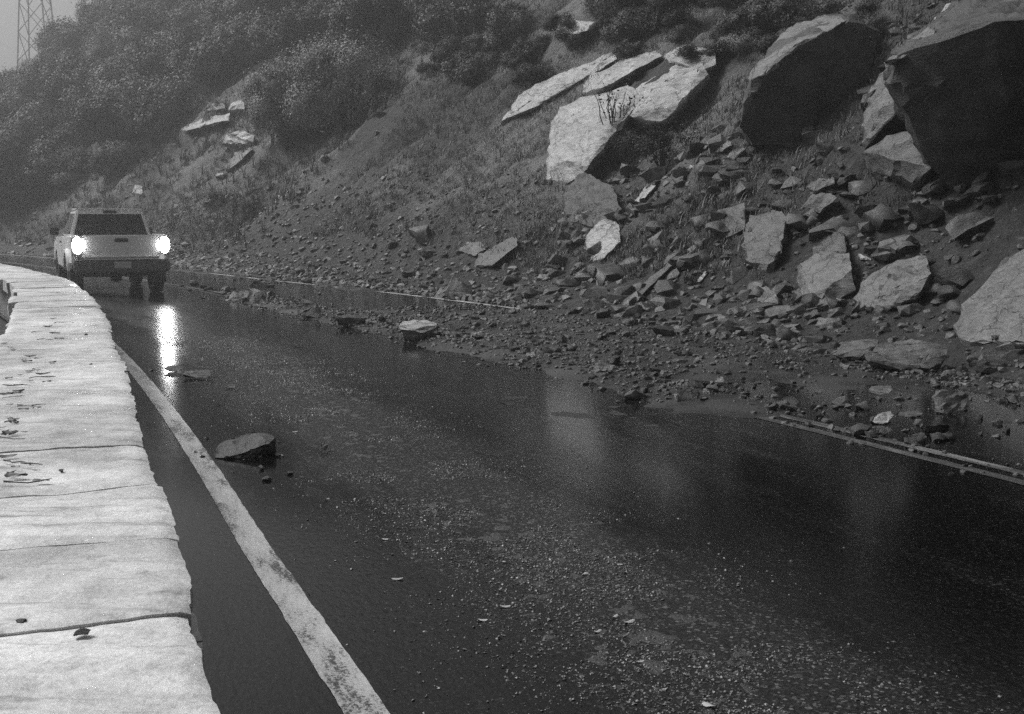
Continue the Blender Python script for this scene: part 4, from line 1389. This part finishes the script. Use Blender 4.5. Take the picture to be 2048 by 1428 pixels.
RW, FW = 1.12, 4.28           # axle positions
for sx in (-1, 1):
    bed = ([(0.10, 1.17), (0.06, 0.60)] + arch(RW, 0.40, 0.45, 155, 25) + [(1.66, 0.50), (1.66, 1.17)])
    o = poly_prism(bed, sx * 0.80, sx * 0.905, M['paint'], 'bed_side', bevel=0.04)
    fl = arch(RW, 0.40, 0.50, 172, 8) + arch(RW, 0.40, 0.44, 8, 172)
    poly_prism(fl, sx * 0.86, sx * 0.955, M['paint'], 'wheel_flare', bevel=0.02)
    fr = ([(1.69, 1.13), (1.69, 0.46), (3.78, 0.46)] + arch(FW, 0.40, 0.45, 165, 15) + [(4.98, 0.50), (5.02, 0.80), (4.9, 0.98), (3.75, 1.10)])
    poly_prism(fr, sx * 0.78, sx * 0.895, M['paint'], 'cab_side', bevel=0.04)
    d = poly_prism([(2.55, 1.10), (2.55, 0.55), (3.55, 0.55), (3.70, 1.06)], sx * 0.88, sx * 0.903, M['paint'], 'door', bevel=0.006)
    tbox('handle', sorted((sx * 0.90, sx * 0.925)), (2.62, 2.78), (0.98, 1.02), M['black'], d, 0.004)
    # wing mirror
    tbox('side_mirror', sorted((sx * 0.88, sx * 1.06)), (3.42, 3.52), (1.12, 1.28), M['black'], bevel=0.02)
    # front lamp
    tbox('headlight', sorted((sx * 0.55, sx * 0.86)), (4.9, 5.03), (0.80, 0.95), M['lamp_housing'], bevel=0.02)
    # tail lamp: housing with glowing lens
    tl = tbox('tail_light', sorted((sx * 0.715, sx * 0.90)), (0.005, 0.12), (0.80, 1.13), M['lamp_housing'], bevel=0.015)
    bm = bmesh.new()
    bmesh.ops.create_uvsphere(bm, u_segments=20, v_segments=12, radius=1)
    for v in bm.verts:
        v.co = Vector((sx * 0.80 + v.co.x * 0.092, 0.004 + v.co.y * 0.022, 0.975 + v.co.z * 0.16))
    link('lens', mesh_bm('lens', bm, M['lamp'], True), tl)
# load bed, cab body, bonnet
tbox('bed_floor', (-0.80, 0.80), (0.10, 1.66), (0.62, 0.68), M['black'], bevel=0)
tbox('cab_body', (-0.79, 0.79), (1.68, 3.80), (0.46, 1.12), M['paint'], bevel=0.03)
tbox('bonnet', (-0.80, 0.80), (3.78, 4.92), (0.80, 1.06), M['paint'], bevel=0.05)
tbox('front_bumper', (-0.90, 0.90), (4.90, 5.12), (0.40, 0.62), M['chrome'], bevel=0.04)
tbox('grille', (-0.5, 0.5), (4.92, 5.04), (0.66, 0.92), M['black'], bevel=0.02)
# greenhouse
B = dict(x=0.80, z=1.11, y0=1.69, y1=3.72); Tt = dict(x=0.645, z=1.655, y0=1.82, y1=3.02)


def cabpt(u, v, side):
    """side rear/front: u -1..1 across, v 0..1 up;  left/right: u 0..1 from rear to front"""
    xb = B['x'] + (Tt['x'] - B['x']) * v; z = B['z'] + (Tt['z'] - B['z']) * v
    y0 = B['y0'] + (Tt['y0'] - B['y0']) * v; y1 = B['y1'] + (Tt['y1'] - B['y1']) * v
    if side == 'rear': return Vector((u * xb, y0, z))
    if side == 'front': return Vector((u * xb, y1, z))
    s_ = -1 if side == 'left' else 1
    return Vector((s_ * xb, y0 + (y1 - y0) * u, z))


bm = bmesh.new()
vs = [bm.verts.new(c) for c in [(-B['x'], B['y0'], B['z']), (B['x'], B['y0'], B['z']), (B['x'], B['y1'], B['z']), (-B['x'], B['y1'], B['z']),
                                (-Tt['x'], Tt['y0'], Tt['z']), (Tt['x'], Tt['y0'], Tt['z']), (Tt['x'], Tt['y1'], Tt['z']), (-Tt['x'], Tt['y1'], Tt['z'])]]
for f in ((0, 1, 2, 3), (4, 5, 6, 7), (0, 1, 5, 4), (1, 2, 6, 5), (2, 3, 7, 6), (3, 0, 4, 7)): bm.faces.new([vs[i] for i in f])
bmesh.ops.bevel(bm, geom=bm.edges[:], offset=0.035, segments=2, affect='EDGES')
link('cab', mesh_bm('cab', bm, M['paint'], True, 0.6), truck)
tbox('roof', (-0.655, 0.655), (1.84, 3.02), (1.645, 1.685), M['paint'], bevel=0.018)


def pane(name, side, uv, nrm, off=0.006):
    bm = bmesh.new()
    n = Vector(nrm).normalized()
    a = [bm.verts.new(cabpt(u, v, side) + n * off) for u, v in uv]
    b = [bm.verts.new(cabpt(u, v, side) - n * 0.02) for u, v in uv]
    bm.faces.new(a); bm.faces.new(b[::-1])
    for i in range(len(a)): bm.faces.new((a[i], a[(i + 1) % len(a)], b[(i + 1) % len(a)], b[i]))
    return link(name, mesh_bm(name, bm, M['glass']), truck)


pane('rear_window', 'rear', [(-.91, .06), (.91, .06), (.90, .84), (-.90, .84)], (0, -1, .24))
pane('windscreen', 'front', [(-.9, .06), (.9, .06), (.88, .9), (-.88, .9)], (0, .6, .8))
for sd, sx in (('left', -1), ('right', 1)):
    pane('side_window', sd, [(.06, .08), (.40, .08), (.42, .86), (.10, .86)], (sx, 0, .28))
    pane('side_window', sd, [(.45, .08), (.92, .08), (.88, .86), (.47, .86)], (sx, 0, .28))
tbox('brake_light', (-0.13, 0.13), (1.795, 1.85), (1.585, 1.64), M['black'], bevel=0.006)
tg_ = tbox('tailgate', (-0.712, 0.712), (0.02, 0.09), (0.72, 1.17), M['paint'], bevel=0.02)
tbox('handle', (-0.125, 0.125), (-0.002, 0.03), (1.035, 1.105), M['black'], tg_, 0.01)
tbox('crease', (-0.70, 0.70), (0.000, 0.03), (0.735, 0.775), M['paint'], tg_, 0.012)
rb = tbox('rear_bumper', (-0.88, 0.88), (-0.10, 0.10), (0.46, 0.69), M['chrome'], bevel=0.03)
tbox('step_pad', (-0.86, 0.86), (-0.09, 0.08), (0.685, 0.70), M['black'], rb, 0.004)
tbox('licence_plate', (-0.155, 0.155), (-0.115, -0.095), (0.535, 0.665), M['plate'], rb, 0.004)
tbox('tow_hitch', (-0.04, 0.04), (-0.16, 0.1), (0.40, 0.46), M['black'], bevel=0.008)
tbox('chassis_frame', (-0.45, 0.45), (0.12, 4.8), (0.44, 0.56), M['black'], bevel=0.01)


def lathe(profile, n, axis_x, name, mat, parent, loc):
    V, Fc = [], []
    m_ = len(profile)
    for i in range(n):
        a = 2 * math.pi * i / n
        for x, r in profile: V.append((loc[0] + x, loc[1] + r * math.cos(a), loc[2] + r * math.sin(a)))
    for i in range(n):
        for j in range(m_ - 1):
            Fc.append((i * m_ + j, i * m_ + j + 1, ((i + 1) % n) * m_ + j + 1, ((i + 1) % n) * m_ + j))
    return link(name, mesh_np(name, V, Fc, mat, True, None, 0.7), parent)


for wy in (RW, FW):
    for sx in (-1, 1):
        w = empty('wheel', (sx * 0.77, wy, 0.37)); w.parent = truck
        lathe([(-.09, .22), (-.12, .25), (-.125, .32), (-.105, .362), (-.05, .37), (.05, .37), (.105, .362), (.125, .32), (.12, .25), (.09, .22)], 28, True, 'tyre', M['tyre'], w, (0, 0, 0))
        lathe([(sx * .02, .001), (sx * .05, .06), (sx * .04, .1), (sx * .03, .17), (sx * .09, .21), (sx * .10, .235), (-sx * .09, .235)], 24, True, 'rim', M['chrome'], w, (0, 0, 0))
ax = lathe([(-.68, .001), (-.68, .045), (-.12, .05), (-.10, .13), (0, .16), (.10, .13), (.12, .05), (.68, .045), (.68, .001)], 14, True, 'rear_axle', M['black'], truck, (0, RW, 0.37))
for sx in (-1, 1):
    tbox('mud_flap', sorted((sx * 0.66, sx * 0.90)), (0.60, 0.615), (0.22, 0.52), M['black'], bevel=0.003)
V, Fc = [], []
for i in range(12):
    a = 2 * math.pi * i / 12
    V += [(0.5 + .035 * math.cos(a), 0.02, .36 + .035 * math.sin(a)), (0.45 + .035 * math.cos(a), 1.6, .40 + .035 * math.sin(a))]
Fc = [(2 * i, 2 * i + 1, (2 * i + 3) % 24, (2 * i + 2) % 24) for i in range(12)]
link('exhaust_pipe', mesh_np('exhaust_pipe', V, Fc, M['chrome'], True), truck)

# ------------------------------------------------------------------ power pylon on the far ridge
PYL = at(72, 48, 125.0)
py_ = empty('power_pylon', PYL)
PH = 16.0
tag(py_, 'faint lattice power pylon on the misty far ridge', 'pylon')


def bar(a, b, r, name, parent):
    a, b = Vector(a), Vector(b); d = (b - a); q = d.to_track_quat('Z', 'Y').to_matrix()
    V = [(q @ Vector((r * math.cos(i * math.pi / 2 + .78), r * math.sin(i * math.pi / 2 + .78), 0))) + p for p in (a, b) for i in range(4)]
    Fc = [(i, (i + 1) % 4, 4 + (i + 1) % 4, 4 + i) for i in range(4)]
    return link(name, mesh_np(name, V, Fc, M['steel']), parent)


def leg_w(z): return 1.3 - 0.8 * z / PH
corners = [(-1, -1), (1, -1), (1, 1), (-1, 1)]
for cx, cy in corners: bar((cx * leg_w(-6), cy * leg_w(-6), -6), (cx * leg_w(PH), cy * leg_w(PH), PH), .09, 'leg', py_)
zl = -4.0
while zl < PH - 3:
    for i in range(4):
        (ax_, ay_), (bx_, by_) = corners[i], corners[(i + 1) % 4]
        w0, w1 = leg_w(zl), leg_w(zl + 3)
        bar((ax_ * w0, ay_ * w0, zl), (bx_ * w1, by_ * w1, zl + 3), .045, 'brace', py_)
        bar((bx_ * w0, by_ * w0, zl), (ax_ * w1, ay_ * w1, zl + 3), .045, 'brace', py_)
    zl += 3
for zc in (PH - 5, PH - 2):
    bar((-3.5, 0, zc), (3.5, 0, zc), .11, 'cross_arm', py_)

# ------------------------------------------------------------------ litter on the road and on the wall
LEAF = []
for k in range(4):
    V = []
    r_ = random.Random(k)
    for i in range(10):
        a = 2 * math.pi * i / 10
        V.append((math.cos(a) * .5, math.sin(a) * .2 * r_.uniform(.7, 1.1), .08 * math.sin(a * 2 + k) + .06))
    V.append((0, 0, 0.10))
    LEAF.append(mesh_np('fallen_leaf', V, [(i, (i + 1) % 10, 10) for i in range(10)], M['litter'], True))
spots = [(1000, 1180), (1010, 1215), (965, 1242), (1258, 1246), (1195, 1265), (850, 1043), (770, 1080), (795, 1160), (708, 1000), (655, 1000), (565, 912), (600, 843),
         (1230, 1235), (1170, 1150), (1280, 1325), (1420, 1414), (1010, 1125), (1240, 1130), (590, 865), (875, 962), (1330, 1380), (1100, 1120)]
for px, py in spots:
    p, dep = hit(px, py)
    o = link('fallen_leaf', R.choice(LEAF))
    s_ = R.uniform(.022, .055)
    o.location = p + Vector((0, 0, .003)); o.scale = (s_, s_, s_); o.rotation_euler = (0, 0, R.uniform(0, 6.28))
    tag(o, 'small pale wet leaf stuck to the near lane', 'leaf', 'wet leaves on the near lane')


def wall_hit(px, py):
    d = ray(px, py); k = (W_TOP + 0.006 - CAM_H) / d.z
    return ORG + d * k


clusters = [(55, 705, 45, 14), (85, 745, 40, 10), (40, 775, 45, 10), (60, 815, 40, 8), (20, 865, 30, 9), (45, 925, 40, 8), (30, 955, 40, 5), (95, 665, 35, 6), (20, 840, 25, 6), (120, 640, 40, 4)]
twigs = [(cx + R.gauss(0, .5) * sp, cy + R.gauss(0, .22) * sp, R.uniform(.04, .16)) for cx, cy, sp, nn in clusters for _ in range((nn + 3) // 5)]
for px, py, L in twigs:
    if px < 2: continue
    p = wall_hit(px, py)
    a = R.uniform(-.9, .9)
    pts = [Vector((L * (u - .5), R.gauss(0, .10) * L, .003 + .008 * R.random())) for u in (0, .25, .5, .75, 1)]
    V, Fc = [], []
    for i, c in enumerate(pts):
        r_ = R.uniform(.0018, .0035) * (1.2 - .6 * i / 4)
        for m_ in range(4): V.append((c.x, c.y + r_ * math.cos(m_ * 1.571), c.z + r_ * math.sin(m_ * 1.571)))
        if i: Fc += [((i - 1) * 4 + m_, (i - 1) * 4 + (m_ + 1) % 4, i * 4 + (m_ + 1) % 4, i * 4 + m_) for m_ in range(4)]
    o = link('twig', mesh_np('twig', V, Fc, M['twig'], True))
    o.location = p; o.rotation_euler = (0, 0, a)
    tag(o, 'thin dark wet twig lying on the pale wall top', 'twig', 'twigs on the wall top')
M['dark_litter'] = plain('sodden_leaf', 0.06, 0.4)
DARK = []
for me_ in LEAF:
    d_ = me_.copy(); d_.materials.clear(); d_.materials.append(M['dark_litter']); DARK.append(d_)
for cx, cy, sp, nn in clusters:
    for _ in range((nn + 1) // 2):
        px, py = cx + R.gauss(0, .5) * sp, cy + R.gauss(0, .22) * sp
        if px < 2: continue
        o = link('sodden_leaf', R.choice(DARK))
        o.location = wall_hit(px, py) + Vector((0, 0, .002)); sc_ = R.uniform(.03, .09); o.scale = (sc_, sc_ * R.uniform(.5, 1), sc_); o.rotation_euler = (0, 0, R.gauss(0, .5))
        tag(o, 'dark sodden leaf stuck to the pale wall top', 'leaf', 'sodden leaves on the wall top')
for px, py in [(122, 940), (302, 740), (182, 727), (145, 645), (172, 668), (85, 548), (115, 585), (150, 586), (255, 742), (40, 1240), (165, 1262)]:
    p = wall_hit(px, py)
    o = link('stone_chip', R.choice(variants))
    s_ = R.uniform(.025, .05)
    o.scale = (s_, s_, s_ * .6); o.location = p + Vector((0, 0, -.002)); o.rotation_euler = (0, 0, R.uniform(0, 6))
    tag(o, 'small dark stone chip lying on the pale wall top', 'stone', 'stone chips on the wall top')

# ------------------------------------------------------------------ rain haze
bm = bmesh.new()
bmesh.ops.create_cube(bm, size=1)
zmin, zmax = float(GZ.min()) - 1.0, float(max(GZ.max(), PYL.z + PH)) + 2.0
xmin, xmax, ymin, ymax = GX.min() - 2, GX.max() + 2, GY.min() - 2, GY.max() + 2
for v in bm.verts:
    v.co = Vector((xmin + (v.co.x + .5) * (xmax - xmin), ymin + (v.co.y + .5) * (ymax - ymin), zmin + (v.co.z + .5) * (zmax - zmin)))
hm = bpy.data.materials.new('rain_haze'); hm.use_nodes = True
hn = hm.node_tree
for n_ in list(hn.nodes):
    if n_.type == 'BSDF_PRINCIPLED': hn.nodes.remove(n_)
pv = hn.nodes.new('ShaderNodeVolumePrincipled')
pv.inputs['Color'].default_value = g(0.9)
pv.inputs['Density'].default_value = 0.0046
pv.inputs['Anisotropy'].default_value = 0.7
hn.links.new(pv.outputs[0], hn.nodes['Material Output'].inputs['Volume'])
hz = link('haze', mesh_bm('haze', bm, hm))
tag(hz, 'thin rain haze filling the canyon', 'haze', kind='stuff')
print('TRIS', sum(len(o.data.polygons) for o in bpy.data.objects if o.type == 'MESH'), 'OBJ', len(bpy.data.objects))
